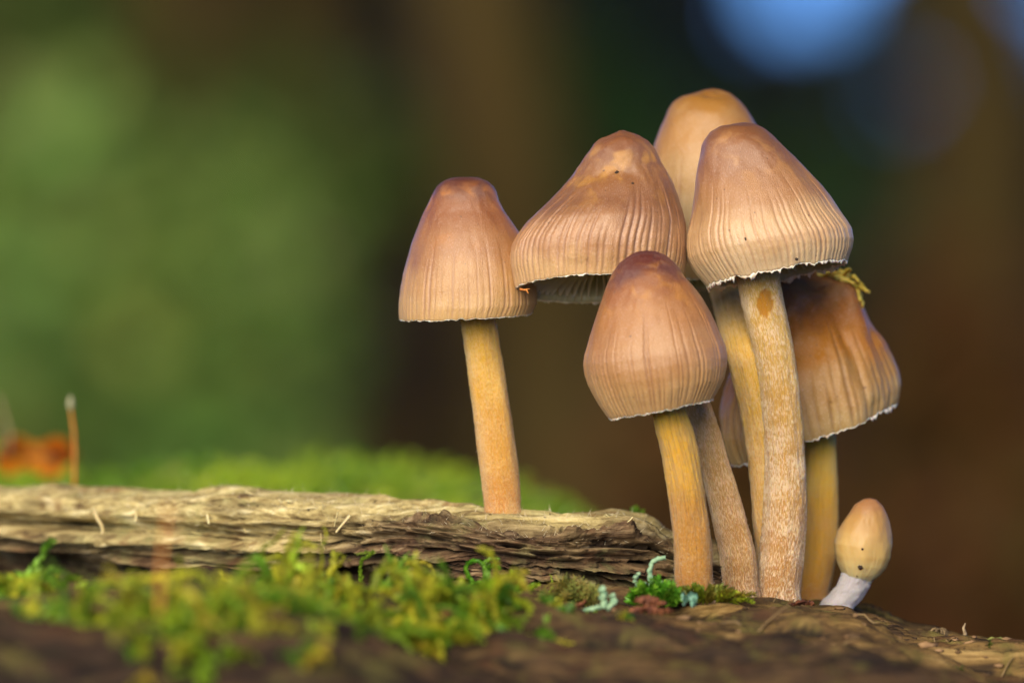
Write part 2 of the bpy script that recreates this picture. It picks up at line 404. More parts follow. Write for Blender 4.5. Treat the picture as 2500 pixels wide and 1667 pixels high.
ey = np.interp(up, EX, EY); by = np.interp(up, BX, BY)
yt = slab_Y(up)
taper = sstep(1785, 1560, up)
back_in = 0.050 * (0.3 + 0.7 * taper)
rows = []
zb = log_base
key = [W(up, by + 6, yt - 0.006), W(up, by, yt - 0.0155), W(up, by * 0.55 + ey * 0.45, yt - 0.0175), W(up, by * 0.12 + ey * 0.88, yt - 0.0170), W(up, ey, yt - 0.0145),
       W(up, ey * 0.4 + ty * 0.6, yt - 0.007), W(up, ty, yt)]
bk1 = W(up, ty, yt); bk1[:, 1] += back_in * 0.5; bk1[:, 2] -= 0.0035
bk2 = W(up, ty, yt); bk2[:, 1] += back_in; bk2[:, 2] -= 0.0085
bk3 = bk2.copy(); bk3[:, 2] = np.minimum(bk2[:, 2] - 0.002, log_base(bk2[:, 0], bk2[:, 1]) - 0.003)
key[0][:, 2] = np.minimum(key[0][:, 2], key[1][:, 2]) + 0.001
k0 = key[0].copy(); k0[:, 1] += 0.003; k0[:, 2] = log_base(k0[:, 0], k0[:, 1]) - 0.003
K = np.stack([k0] + key + [bk1, bk2, bk3], 0)                         # (11, nu, 3)
par = np.array([0, .10, .17, .38, .52, .60, .70, .77, .86, .94, 1.0])
vv = np.linspace(0, 1, nv)
S = np.zeros((nv, nu, 3))
idx = np.clip(np.searchsorted(par, vv, 'right') - 1, 0, len(par) - 2)
fr = ((vv - par[idx]) / (par[idx + 1] - par[idx]))[:, None, None]
S = K[idx] * (1 - fr) + K[idx + 1] * fr
for _ in range(3):
    S[1:-1] = 0.25 * S[:-2] + 0.5 * S[1:-1] + 0.25 * S[2:]
du = np.gradient(S, axis=1); dv = np.gradient(S, axis=0)
Nn = norm(np.cross(du, dv)); 
if Nn[int(nv * .4), nu // 2, 1] > 0: Nn = -Nn
arc = vv[:, None] * np.ones((1, nu)) * 0.055
Xs = S[:, :, 0]; wv = arc + 0.0018 * fbm(Xs * 38, arc * 60, seed=61, oct=2) + 0.05 * Xs
face = sstep(0.06, 0.14, vv)[:, None] * sstep(0.90, 0.76, vv)[:, None]
mid = (0.0003 + 0.0005 * sstep(-0.040, -0.012, Xs)) * fbm(Xs * 95, wv * 800, seed=68, oct=3, gain=0.6)
top = sstep(0.57, 0.66, vv)[:, None] * np.ones((1, nu))
fr1 = fbm(Xs * 22, wv * 300, seed=62, oct=4, gain=0.55)
led = fbm(Xs * 45, wv * 420, seed=63, oct=3, gain=0.6)
rot = sstep(-0.034, -0.012, Xs)                                         # right half: crumbly brown rot
crumb = fbm(Xs * 170, wv * 420, seed=64, oct=4, gain=0.6)
hair = fbm(Xs * 120, wv * 2200, seed=66, oct=2)
disp = (0.0021 * fr1 + 0.0017 * np.abs(led) * -1 + 0.0010) * (1 - 0.75 * top) + 0.0013 * rot * (1 - top) * crumb + mid * (1 - 0.6 * top) + 0.00034 * hair * (1 - 0.4 * top) + 0.0005 * top * fbm(Xs * 60, wv * 240, seed=67)
pits = np.clip(fbm(Xs * 210, wv * 520, seed=65, oct=2) - 0.55, 0, 1) * rot * (1 - top)
disp = disp - 0.006 * pits
stand = np.exp(-((Xs - W(1228, 1238, .008)[0]) / 0.006) ** 2) * top
S2 = S + Nn * (disp * face * (1 - 0.8 * stand))[..., None]
fold = (0.55 + 0.45 * rot) * np.clip(-(0.55 * fr1 - 0.5 * np.abs(led)) * 1.3 - 0.30, 0, 0.9) * (1 - top) + np.clip(-hair * 1.2 - 0.35, 0, 0.5) * (1 - 0.75 * top)
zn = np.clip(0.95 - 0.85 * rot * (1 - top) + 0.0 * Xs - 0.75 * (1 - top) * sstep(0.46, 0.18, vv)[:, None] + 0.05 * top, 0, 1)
M_SLAB = wood_material('bleached_wood', [(0.020, 0.012, 0.008), (0.090, 0.048, 0.024), (0.19, 0.12, 0.062), (0.34, 0.25, 0.14),
                                          (0.30, 0.23, 0.09), (0.56, 0.46, 0.20), (0.84, 0.75, 0.43), (0.17, 0.065, 0.027), (0.29, 0.32, 0.12)], grain=(26, 400, 400))
slab = mk('weathered_wood_slab', S2.reshape(-1, 3), grid_faces(nv, nu), M_SLAB,
          attrs={'zone': zn.ravel(), 'pit': np.clip(fold + pits * 2.0, 0, 0.9).ravel()})
tag(slab, 'pale weathered slab of splintered wood behind the moss, lone mushroom standing on it', 'wood')

# splinters and torn fibres hanging on the slab: each a part
M_FIB = plain_material('wood_fibre', (0.48, 0.36, 0.15), (0.74, 0.62, 0.33), 300, 0.7, 0.3, 0.3, 0.0003, sub=0.2)
def ribbon(pts, width, thick=0.00018):
    """thin strip with real thickness following pts"""
    p = np.asarray(pts, float); m = len(p); T = norm(np.gradient(p, axis=0)); side = norm(np.cross(T, np.array([0, -1.0, 0.15])))
    up_ = norm(np.cross(side, T)); w = np.broadcast_to(np.asarray(width, float), (m,))[:, None]
    v = np.stack([p - side * w / 2, p - up_ * thick, p + side * w / 2, p + up_ * thick], 1).reshape(-1, 3)
    return v, [grid_faces(m, 4, True), np.array([[0, 1, 2, 3]]), np.array([[3, 2, 1, 0]]) + (m - 1) * 4]
FIB = [([(222, 1215), (236, 1262), (252, 1288), (247, 1318)], 12), ([(333, 1220), (335, 1245), (331, 1272)], 10), ([(498, 1222), (505, 1250), (510, 1278)], 9),
       ([(452, 1228), (456, 1246)], 9), ([(855, 1258), (838, 1278), (821, 1298)], 9), ([(826, 1246), (820, 1266), (816, 1284)], 3), ([(785, 1226), (791, 1244)], 4),
       ([(1545, 1262), (1538, 1270), (1532, 1274)], 5), ([(596, 1290), (600, 1300)], 5), ([(783, 1300), (785, 1325), (793, 1342)], 3), ([(1480, 1256), (1487, 1262)], 3),
       ([(600, 1200), (618, 1206)], 5), ([(700, 1222), (715, 1224)], 7), ([(760, 1222), (775, 1240)], 3), ([(680, 1218), (690, 1230)], 4)]
for pts, w in FIB:
    q = resample(pts, 10, 1.0); yy = slab_Y(q[:, 0]) - 0.0195 + 0.006 * sstep(1262, 1225, q[:, 1]); 
    p3 = np.array([W(a, b, c) for (a, b), c in zip(q, yy)])
    v, f = ribbon(p3, w * PX * np.linspace(1, 0.6, 10), 0.00025)
    mk('splinter', v, f, M_FIB, slab)
hb = Bag()                                                             # the fuzz of hair-fine fibres on the bleached top
M_FUZZ = leafy_material('wood_fuzz', (0.55, 0.46, 0.28), (0.72, 0.64, 0.44), transl=0.3, scale=200)
iu = rng.integers(60, nu - 20, 1500); iv = (rng.beta(2, 2, 1500) * (0.80 - 0.45) + 0.45) * nv
P0 = S2[iv.astype(int), iu]; N0 = Nn[iv.astype(int), iu]
for a, n_ in zip(P0, N0):
    L = rng.uniform(0.0004, 0.0012); d = norm(n_ * rng.uniform(0.2, 0.9) + rng.normal(0, 0.6, 3) + np.array([0.6 * rng.choice([-1, 1]), 0, 0]))
    s_ = norm(np.cross(d, rng.normal(0, 1, 3))) * rng.uniform(0.00003, 0.00007)
    hb.add(np.array([a - n_ * .0001 - s_, a - n_ * .0001 + s_, a + d * L + n_ * L * .2]), np.array([[0, 1, 2]]))
tag(hb.build('fibre_fuzz', M_FUZZ, slab), kind='stuff')

# ------------------------------------------------------------------ mushrooms
def shell(L, R, Y, tilt=0.0, k=1.0, nt=110, na=448, disp=None, sm=1.5):
    """surface through the left and right outlines L, R (photo pixels); each cross-section is a ring; tilt>0 drops the viewer's side"""
    l = resample(L, nt, sm); r = resample(R, nt, sm); t = np.linspace(0, 1, nt)
    Yv = np.broadcast_to(np.asarray(Y(t) if callable(Y) else Y, float), (nt,))
    l3 = np.array([W(a[0], a[1], y) for a, y in zip(l, Yv)]); r3 = np.array([W(a[0], a[1], y) for a, y in zip(r, Yv)])
    C = (l3 + r3) / 2; d = r3 - l3; rad = np.linalg.norm(d, axis=1) / 2; 
    u = d / np.maximum(2 * rad[:, None], 1e-9)
    if rad[0] < 2e-4: u[0] = u[min(6, nt - 1)]
    w = np.stack([u[:, 2], 0 * u[:, 0], -u[:, 0]], 1)                     # towards the rim
    tau = np.radians(np.asarray(tilt(t) if callable(tilt) else np.full(nt, tilt)))[:, None]
    v = np.array([0, -1.0, 0]) * np.cos(tau) + w * np.sin(tau)
    th = np.linspace(0, 2 * np.pi, na, endpoint=False)
    kk = np.where(np.sin(th) > 0, k, k) 
    G = C[:, None] + rad[:, None, None] * (np.cos(th)[None, :, None] * u[:, None] + (kk * np.sin(th))[None, :, None] * v[:, None])
    gt = np.gradient(G, axis=0); ga = np.roll(G, -1, 1) - np.roll(G, 1, 1)
    n = norm(np.cross(ga, gt)); out = G - C[:, None]
    s = np.sign((n * out).sum(-1).mean()); n = n * (s if s else 1)
    n[0] = n[1].mean(0) / np.linalg.norm(n[1].mean(0))
    TT, TH = np.meshgrid(t, th, indexing='ij')
    extra = None
    if disp is not None:
        dsp, extra = disp(TT, TH); G = G + n * dsp[..., None]
    return dict(G=G, C=C, rad=rad, u=u, v=v, w=w, n=n, T=TT, TH=TH, th=th, extra=extra, k=k)

def cap_disp(N, start, amp, seed, wrinkle=0.0, lump=0.0002, dents=(), wavy=0.0, wob=0.2):
    r_ = np.random.default_rng(seed); dep = r_.uniform(0.3, 1.0, N + 2); st = r_.uniform(-0.12, 0.24, N + 2) + start; off = r_.normal(0, 0.42, N + 2); wd = r_.uniform(0.11, 0.22, N + 2)
    def f(T, TH):
        c, s = np.cos(TH), np.sin(TH)
        ph = N * TH / (2 * np.pi) + wob * noise(c * 5 + 9, s * 5 + 9, T * 3.5, seed) 
        ix = np.round(ph).astype(int) % N; dist = ph - np.round(ph) + off[ix] * 0.35
        g = dep[ix] * sstep(0, 0.30, T - st[ix]) * np.exp(-(dist / wd[ix]) ** 2)
        g = g * (1 - 0.5 * sstep(0.93, 1.0, T))
        d = -amp * g + lump * fbm(c * 2.2 * sstep(-.05, .45, T), s * 2.2 * sstep(-.05, .45, T), T * 3, seed + 1, 3) * sstep(0, .1, T)
        d = d + 0.00002 * sstep(.35, .8, T) * fbm(c * 30, s * 30, T * 6, seed + 2, 2)
        if wrinkle:
            x, y = T * c * 9, T * s * 9
            m = sstep(0.24, 0.05, T)
            d = d + wrinkle * m * (np.abs(noise(x * 1.1 + 1.5 * noise(x, y, 0, seed + 5), y * 2.2, 0, seed + 3)) * -1.6 + 0.6)
        for (t0, a0, st_, sa, dd) in dents:
            da = np.angle(np.exp(1j * (TH - a0)))
            d = d + dd * np.exp(-((T - t0) / st_) ** 2 - (da / sa) ** 2)
        if wavy: d = d + wavy * sstep(0.55, 1, T) * noise(c * 2.5, s * 2.5, 0.5, seed + 8)
        return d, np.clip(g, 0, 1)
    return f

def mushroom(label, cap, stem, capY, stemY, capmat, stemmat, tilt=0, k=0.88, disp=None, sdisp=None, base=None, gills='stuff', ngill=46, fringe=0.0004, na=448, nt=110,
             inner=0.55, hair=2500, patch=None, name='mushroom', fringe_seed=1, rag=0.00012, hairmat=None):
    st = shell(stem[0], stem[1], stemY, 0, 1.0, 170, 96, sdisp, 2.5)
    base = st['C'][-1].copy(); 
    root = empty(name, base, label, 'mushroom', None)
    # --- cap: outer skin, lip, hollow underside
    c = shell(cap[0], cap[1], capY, tilt, k, nt, na, disp)
    G = c['G']; rim = G[-1].copy(); r_ = np.random.default_rng(fringe_seed)
    jag = rag * fbm(np.cos(c['th']) * 14, np.sin(c['th']) * 14, 0, fringe_seed, 3)
    G[-1] = rim + c['w'][-1] * jag[:, None]
    Cr = c['C'][-1]; q0 = int(inner * (nt - 1)); Ci = c['C'][q0]
    m = 22; s = np.linspace(0, 1, m)[:, None, None]
    lip = Cr + (G[-1] - Cr) * (1 - 0.0007 / c['rad'][-1])
    # underside hugs the skin 0.9 mm inside it, then closes over the stem
    rows = [lip[None]]
    qs = np.linspace(nt - 4, q0, m).astype(int)
    for q in qs:
        o = c['C'][q] + (c['G'][q] - c['C'][q]) * max(0.05, 1 - 0.0011 / max(c['rad'][q], 1e-4))
        rows.append(o[None])
    rows.append(np.broadcast_to(Ci + 0 * lip, lip.shape)[None])
    U = np.concatenate(rows); 
    allv = np.concatenate([G.reshape(-1, 3), U.reshape(-1, 3)])
    fo = grid_faces(nt, na, True); fu = grid_faces(len(U), na, True) + nt * na
    j = np.arange(na); fl = np.stack([(nt - 1) * na + j, (nt - 1) * na + (j + 1) % na, nt * na + (j + 1) % na, nt * na + j], 1)
    fm = np.concatenate([np.zeros(len(fo)), np.ones(len(fl)) * 0, np.ones(len(fu))])
    uu = c['TH'] / (2 * np.pi); uvo = np.stack([np.abs(uu * 2 - 1), c['T']], -1).reshape(-1, 2)
    uvu = np.stack([np.broadcast_to(uu[0], (len(U), na)), np.ones((len(U), na))], -1).reshape(-1, 2)
    gr = np.concatenate([c['extra'].ravel() if c['extra'] is not None else np.zeros(nt * na), np.zeros(len(U) * na)])
    cap_o = mk('cap', allv, [fo, fl, fu], [capmat, M_ROOF], root, base, True, {'groove': gr}, np.concatenate([uvo, uvu]), fm)
    # --- white torn membrane along the rim
    if fringe:
        th2 = np.linspace(0, 2 * np.pi, na, endpoint=False)
        hgt = fringe * (0.25 + np.clip(fbm(np.cos(th2) * 11, np.sin(th2) * 11, 0.3, fringe_seed + 3, 3), 0, 1) * 1.3 + 1.6 * np.clip(fbm(np.cos(th2) * 26, np.sin(th2) * 26, 3.3, fringe_seed + 4, 2) - 0.35, 0, 1))
        outd = norm(G[-1] - Cr)
        a0 = G[-1] - c['w'][-1] * (fringe * 0.45) - outd * 0.00010; a1 = G[-1] + c['w'][-1] * 0.00004 + outd * 0.00006; a2 = G[-1] + c['w'][-1] * hgt[:, None] - outd * (0.15 * hgt[:, None]); 
        a3 = G[-1] + c['w'][-1] * hgt[:, None] * 0.8 - outd * 0.0003; a4 = lip - c['w'][-1] * 0.0001
        V = np.stack([a0, a1, a2, a3, a4]); mk('rim_fringe', V.reshape(-1, 3), grid_faces(5, na, True), M_FRINGE, cap_o, base)
    # --- gills
    if gills:
        gb = Bag()
        for g in range(ngill):
            a = int((g + r_.uniform(-.15, .15)) / ngill * na) % na
            short = 0.45 if g % 2 else 1.0
            f_ = np.linspace(0.04, 0.04 + 0.90 * short, 7)
            top_ = np.stack([np.interp(f_ * (m + 1), np.arange(m + 2), U[:, a, kx]) for kx in range(3)], 1)
            rimp = lip[a]; cen = Cr * 0.75 + Ci * 0.25
            low = rimp + (cen - rimp) * (f_[:, None] * 0.80 + 0.02) - c['w'][-1] * (0.0005 + 0.0012 * np.sin(f_ * np.pi)[:, None])
            tng = norm(np.cross(c['w'][-1], rimp - Cr)) * 0.00013
            V = np.concatenate([top_ - tng, low - tng * .5, low + tng * .5, top_ + tng]); F = grid_faces(4, 7)
            if gills == 'each': mk('gill', V, F, M_GILL, cap_o, base)
            else: gb.add(V, F)
        if gills == 'stuff': tag(gb.build('gills', M_GILL, cap_o, base), kind='stuff')
    # --- stem
    Gs = st['G']; nt_, na_ = Gs.shape[:2]
    capv = np.concatenate([Gs.reshape(-1, 3), st['C'][:1], st['C'][-1:]])
    jj = np.arange(na_); j2 = (jj + 1) % na_
    top_f = np.stack([jj, j2, np.full(na_, nt_ * na_)], 1); bot_f = np.stack([j2 + (nt_ - 1) * na_, jj + (nt_ - 1) * na_, np.full(na_, nt_ * na_ + 1)], 1)
    slen = np.linalg.norm(np.diff(st['C'], axis=0), axis=1).sum()
    uvs = np.stack([np.abs(st['TH'] / np.pi - 1), st['T']], -1).reshape(-1, 2)
    uvs = np.concatenate([uvs, [[0, 0], [0, 1]]])
    at = None
    if patch:
        pxs = (Gs[..., 0] / (PX * (D0 + Gs[..., 1]) / D0)) + 1250; pys = 833.5 + (CAMZ - Gs[..., 2]) / (PX * (D0 + Gs[..., 1]) / D0)
        wob_ = 0.35 * fbm(pxs * .08, pys * .05, 0, 77, 3)
        pe = ((pxs - patch[0]) / (patch[2] * (1 - 0.35 * sstep(0, patch[3], pys - patch[1])))) ** 2 + ((pys - patch[1]) / patch[3]) ** 2 + wob_
        pm = sstep(1.08, 0.92, pe) * (Gs[..., 1] < st['C'][:, None, 1])
        at = {'patch': np.concatenate([pm.ravel(), [0, 0]])}
        capv[:-2] -= (st['n'] * (pm * 0.00018)[..., None]).reshape(-1, 3)
    stem_o = mk('stem', capv, [grid_faces(nt_, na_, True), top_f, bot_f], stemmat, root, base, True, at, uvs)
    if hair:
        hr = np.random.default_rng(fringe_seed + 50); it = (np.sqrt(hr.uniform(0.02, 1, hair)) * (nt_ - 2)).astype(int); ia = hr.integers(0, na_, hair)
        P = Gs[it, ia]; Nn_ = st['n'][it, ia]; Tn = -st['w'][it]
        grow = (0.35 + 1.0 * (it / nt_) ** 4)[:, None]
        ln = hr.uniform(0.00010, 0.00034, (hair, 1)) * grow
        dr = norm(Tn * hr.uniform(0.4, 1.3, (hair, 1)) * hr.choice([-1, 1], (hair, 1), p=[.3, .7]) + Nn_ * hr.uniform(0.25, 0.9, (hair, 1)) + hr.normal(0, .35, (hair, 3)))
        sd = norm(np.cross(dr, Nn_)) * hr.uniform(0.00002, 0.00004, (hair, 1))
        V = np.stack([P - Nn_ * .00004 - sd, P - Nn_ * .00004 + sd, P + dr * ln * 1.6], 1).reshape(-1, 3)
        ho = mk('fuzz', V, np.arange(hair * 3).reshape(-1, 3), hairmat or M_HAIR, stem_o, base, True, {'tint': np.ones((hair * 3, 3))}); tag(ho, kind='stuff')
    return root, cap_o, stem_o, c, st

M_HAIR = leafy_material('stem_hairs', (0.66, 0.50, 0.34), (0.82, 0.72, 0.60), transl=0.35, scale=300, rough=0.5)
M_HAIR_W = leafy_material('pale_stem_hairs', (0.62, 0.58, 0.55), (0.80, 0.77, 0.76), transl=0.3, scale=300, rough=0.5)
def sfib(amp, seed, stripes=0.0):
    def f(T, TH):
        c, s = np.cos(TH), np.sin(TH)
        d = amp * fbm(c * 9, s * 9, T * 26, seed, 4, .6) + 0.00022 * fbm(c * 1.2, s * 1.2, T * 4, seed + 4, 2)
        if stripes: d = d - stripes * np.exp(-(noise(c * 10, s * 10, T * 1.0, seed + 9) / .12) ** 2)
        d = d + (0.0001 if seed == 201 else 0.00045) * sstep(0.93, 1.0, T) * (1 + 0.5 * noise(c * 3, s * 3, 0, seed + 6))
        return d, None
    return f

# lone mushroom on the slab
mA = cap_material('cap_skin_lone', [(0.0, (0.075, 0.018, 0.012)), (0.17, (0.11, 0.028, 0.013)), (0.30, (0.24, 0.070, 0.008)), (0.58, (0.33, 0.135, 0.042)), (0.80, (0.47, 0.25, 0.085)), (0.97, (0.56, 0.34, 0.14))], (0.42, 0.15, 0.008))
sA = stem_material('stem_skin_lone', [(0.0, (0.76, 0.47, 0.01)), (0.30, (0.78, 0.44, 0.015)), (0.65, (0.72, 0.35, 0.035)), (1.0, (0.60, 0.24, 0.03))], fibre=(0.88, 0.60, 0.24), amount=0.62, deep=(0.52, 0.26, 0.03))
mushroom('lone mushroom with flat-topped conical brown cap standing on the pale wood slab',
    ([(1134, 434), (1103, 435.5), (1083, 442), (1066, 455), (1056, 471), (1044, 499), (1034, 520), (1019, 558), (1005, 594), (995, 630), (984, 670), (977.5, 706), (975.5, 739), (975.5, 767), (977, 780)],
     [(1134, 434), (1169, 435), (1192, 442), (1205, 455), (1213, 471), (1220, 492), (1233, 517), (1250, 540), (1266, 563), (1285, 600), (1298, 640), (1307, 680), (1312, 715), (1312, 740), (1300, 765)]),
    ([(1112, 700), (1121, 766), (1131, 845), (1141, 922), (1152, 992), (1164, 1073), (1173, 1143), (1180, 1203), (1183, 1262)],
     [(1196, 700), (1208, 766), (1220, 835), (1232, 915), (1245, 992), (1255, 1073), (1264, 1143), (1271, 1203), (1276, 1264)]),
    0.0085, 0.0085, mA, sA, tilt=lambda t: 3.0 * t, k=0.9, disp=cap_disp(70, 0.58, 0.00016, 101, lump=0.00016, wrinkle=0.0001), sdisp=sfib(0.00006, 201), fringe=0.00014, fringe_seed=2, hair=2600)

# bell-shaped mushroom lifted to show its gills
mB = cap_material('cap_skin_bell', [(0.0, (0.18, 0.060, 0.016)), (0.16, (0.20, 0.066, 0.020)), (0.32, (0.25, 0.095, 0.024)), (0.55, (0.22, 0.085, 0.033)), (0.80, (0.42, 0.21, 0.09)), (0.97, (0.60, 0.37, 0.18))], (0.46, 0.22, 0.03), gcol=(0.27, 0.135, 0.085))
sB = stem_material('stem_skin_bell', [(0.0, (0.72, 0.44, 0.10)), (0.5, (0.66, 0.37, 0.08)), (0.8, (0.56, 0.28, 0.06)), (1.0, (0.46, 0.22, 0.06))], fibre=(0.90, 0.64, 0.35), amount=0.8, deep=(0.34, 0.14, 0.015))
bell, bell_cap, _, cB, _ = mushroom('wide bell-shaped mushroom with its rim lifted to show pale gills, behind the short mushroom',
    ([(1523, 318), (1496, 325), (1464, 337), (1446, 350), (1434, 368), (1420, 396), (1400, 428), (1371, 462), (1343, 489), (1311, 514), (1282, 541), (1261, 571), (1246, 600), (1241, 628), (1243, 664), (1250, 694), (1254, 711)],
     [(1523, 318), (1543, 322), (1564, 328), (1582, 343), (1595, 361), (1607, 386), (1625, 414), (1643, 446), (1657, 479), (1671, 514), (1679, 543), (1682, 575), (1681, 610), (1676, 650), (1668, 680), (1660, 697)]),
    ([(1545, 640), (1560, 690), (1580, 740), (1610, 820), (1642, 900), (1662, 965), (1672, 1000), (1686, 1033), (1699, 1083), (1712, 1149), (1725, 1215), (1739, 1282), (1755, 1348), (1762, 1398), (1770, 1470)],
     [(1617, 640), (1632, 690), (1650, 740), (1678, 820), (1708, 900), (1729, 965), (1741, 1000), (1755, 1043), (1772, 1093), (1788, 1143), (1805, 1199), (1821, 1255), (1835, 1305), (1846, 1348), (1849, 1390), (1848, 1470)]),
    0.0035, lambda t: 0.0035 - 0.0035 * sstep(0.2, 0.9, t), mB, sB, tilt=lambda t: -11.5 * sstep(0.35, 1.0, t), k=0.86,
    disp=cap_disp(76, 0.47, 0.00036, 102, lump=0.0003, wrinkle=0.00016, dents=[(0.33, 1.75, 0.07, 0.7, -0.0007), (0.06, 1.9, 0.03, 0.5, 0.0004)], wavy=0.0002), sdisp=sfib(0.00008, 202), gills='each', ngill=60, fringe=0.00018, fringe_seed=3, hair=3200)

M_NICK = plain_material('orange_nick', (0.42, 0.10, 0.015), (0.70, 0.26, 0.06), 900, 0.5, sub=0.2)
for (a, b), (c_, d_), w_ in [((1268, 706), (1286, 709), 6), ((1284, 705), (1290, 716), 6), ((1276, 708), (1294, 705), 4)]:
    q = resample([(a, b), (c_, d_)], 6, 0); p3 = W(q[:, 0], q[:, 1], 0.0035 - 0.0052 * np.ones(6)); v, f = ribbon(p3, w_ * PX * np.array([1, 1.1, .9, .8, .6, .4]), 0.0003); mk('torn_flap', v, f, M_NICK, bell_cap, bell.location)

# tall mushroom at the back of the cluster
mC = cap_material('cap_skin_tall', [(0.0, (0.22, 0.085, 0.008)), (0.14, (0.27, 0.11, 0.009)), (0.34, (0.35, 0.15, 0.015)), (0.56, (0.38, 0.20, 0.055)), (0.75, (0.42, 0.29, 0.14)), (0.97, (0.48, 0.34, 0.18))], (0.34, 0.17, 0.03))
sC = stem_material('stem_skin_tall', [(0.0, (0.74, 0.50, 0.12)), (0.4, (0.82, 0.48, 0.05)), (0.7, (0.74, 0.39, 0.04)), (1.0, (0.64, 0.31, 0.04))], fibre=(0.90, 0.64, 0.30), amount=0.62, deep=(0.44, 0.22, 0.02))
mushroom('tallest mushroom with smooth ochre cap, rising behind the other caps',
    ([(1742, 217), (1721, 219), (1696, 226), (1667, 237), (1646, 252), (1631, 271), (1621, 296), (1610, 325), (1599, 354), (1590, 390), (1580, 440), (1572, 500), (1566, 560), (1562, 610), (1566, 650), (1578, 695)],
     [(1742, 217), (1763, 220), (1785, 228), (1806, 246), (1824, 266), (1838, 286), (1850, 305), (1867, 340), (1885, 400), (1900, 460), (1910, 520), (1914, 580), (1908, 640), (1892, 690)]),
    ([(1690, 600), (1731, 706), (1743, 752), (1760, 819), (1778, 885), (1793, 951), (1806, 1000), (1818, 1066), (1827, 1132), (1832, 1199), (1838, 1282), (1845, 1348), (1850, 1470)],
     [(1798, 590), (1838, 700), (1850, 746), (1868, 812), (1886, 880), (1902, 945), (1912, 995), (1922, 1060), (1930, 1130), (1932, 1199), (1936, 1282), (1938, 1348), (1935, 1470)]),
    0.027, lambda t: 0.027 - 0.0215 * sstep(0.02, 0.34, t), mC, sC, tilt=lambda t: -5 * t, k=0.85, disp=cap_disp(54, 0.5, 0.00016, 103, lump=0.0002, dents=[(0.10, 1.6, 0.03, 0.5, -0.0005), (0.05, 1.1, 0.025, 0.6, -0.0004)]), sdisp=sfib(0.00008, 203), fringe=0.0003, fringe_seed=4, hair=1500)

# large mushroom in front on the right
mD = cap_material('cap_skin_large', [(0.0, (0.14, 0.045, 0.011)), (0.16, (0.19, 0.065, 0.017)), (0.34, (0.25, 0.092, 0.026)), (0.54, (0.34, 0.15, 0.055)), (0.78, (0.52, 0.32, 0.16)), (0.97, (0.62, 0.45, 0.28))], (0.40, 0.19, 0.05), gcol=(0.40, 0.22, 0.12))
sD = stem_material('stem_skin_large', [(0.0, (0.66, 0.43, 0.08)), (0.25, (0.68, 0.41, 0.07)), (0.6, (0.62, 0.34, 0.065)), (0.85, (0.48, 0.23, 0.05)), (1.0, (0.42, 0.20, 0.06))], fibre=(0.88, 0.68, 0.44), amount=0.85, deep=(0.34, 0.15, 0.02), patch=(0.56, 0.25, 0.006))
big, big_cap, _, cD, _ = mushroom('large mushroom with ribbed conical cap and thick stem marked by an amber spot',
    ([(1817, 299), (1789, 301), (1760, 309), (1735, 323), (1721, 341), (1713, 357), (1708, 382), (1701, 411), (1696, 443), (1692, 482), (1687, 518), (1680, 550), (1672, 579), (1671, 607), (1676, 632), (1689, 654), (1706, 675), (1721, 692), (1727, 699)],
     [(1817, 299), (1842, 301), (1864, 311), (1889, 332), (1917, 361), (1946, 393), (1974, 421), (1999, 446), (2028, 479), (2049, 511), (2067, 536), (2080, 557), (2085, 582), (2081, 607), (2074, 625), (2070, 638)]),
    ([(1775, 610), (1797, 686), (1813, 752), (1833, 835), (1848, 902), (1858, 985), (1864, 1050), (1866, 1120), (1866, 1180), (1864, 1249), (1860, 1315), (1851, 1381), (1845, 1448), (1842, 1500)],
     [(1886, 600), (1901, 663), (1913, 736), (1929, 812), (1941, 872), (1951, 938), (1960, 1010), (1965, 1083), (1969, 1149), (1969, 1232), (1966, 1298), (1962, 1365), (1958, 1414), (1951, 1495)]),
    0.0030, 0.0030, mD, sD, tilt=lambda t: -5.0 * sstep(0.4, 1.0, t), k=0.88, disp=cap_disp(80, 0.50, 0.00030, 104, lump=0.00022, dents=[(0.40, 1.7, 0.09, 0.9, -0.0003)], wavy=0.0001), sdisp=sfib(0.00010, 204), fringe=0.0005, fringe_seed=5, rag=0.00025, hair=4500, patch=(1868, 742, 21, 38))

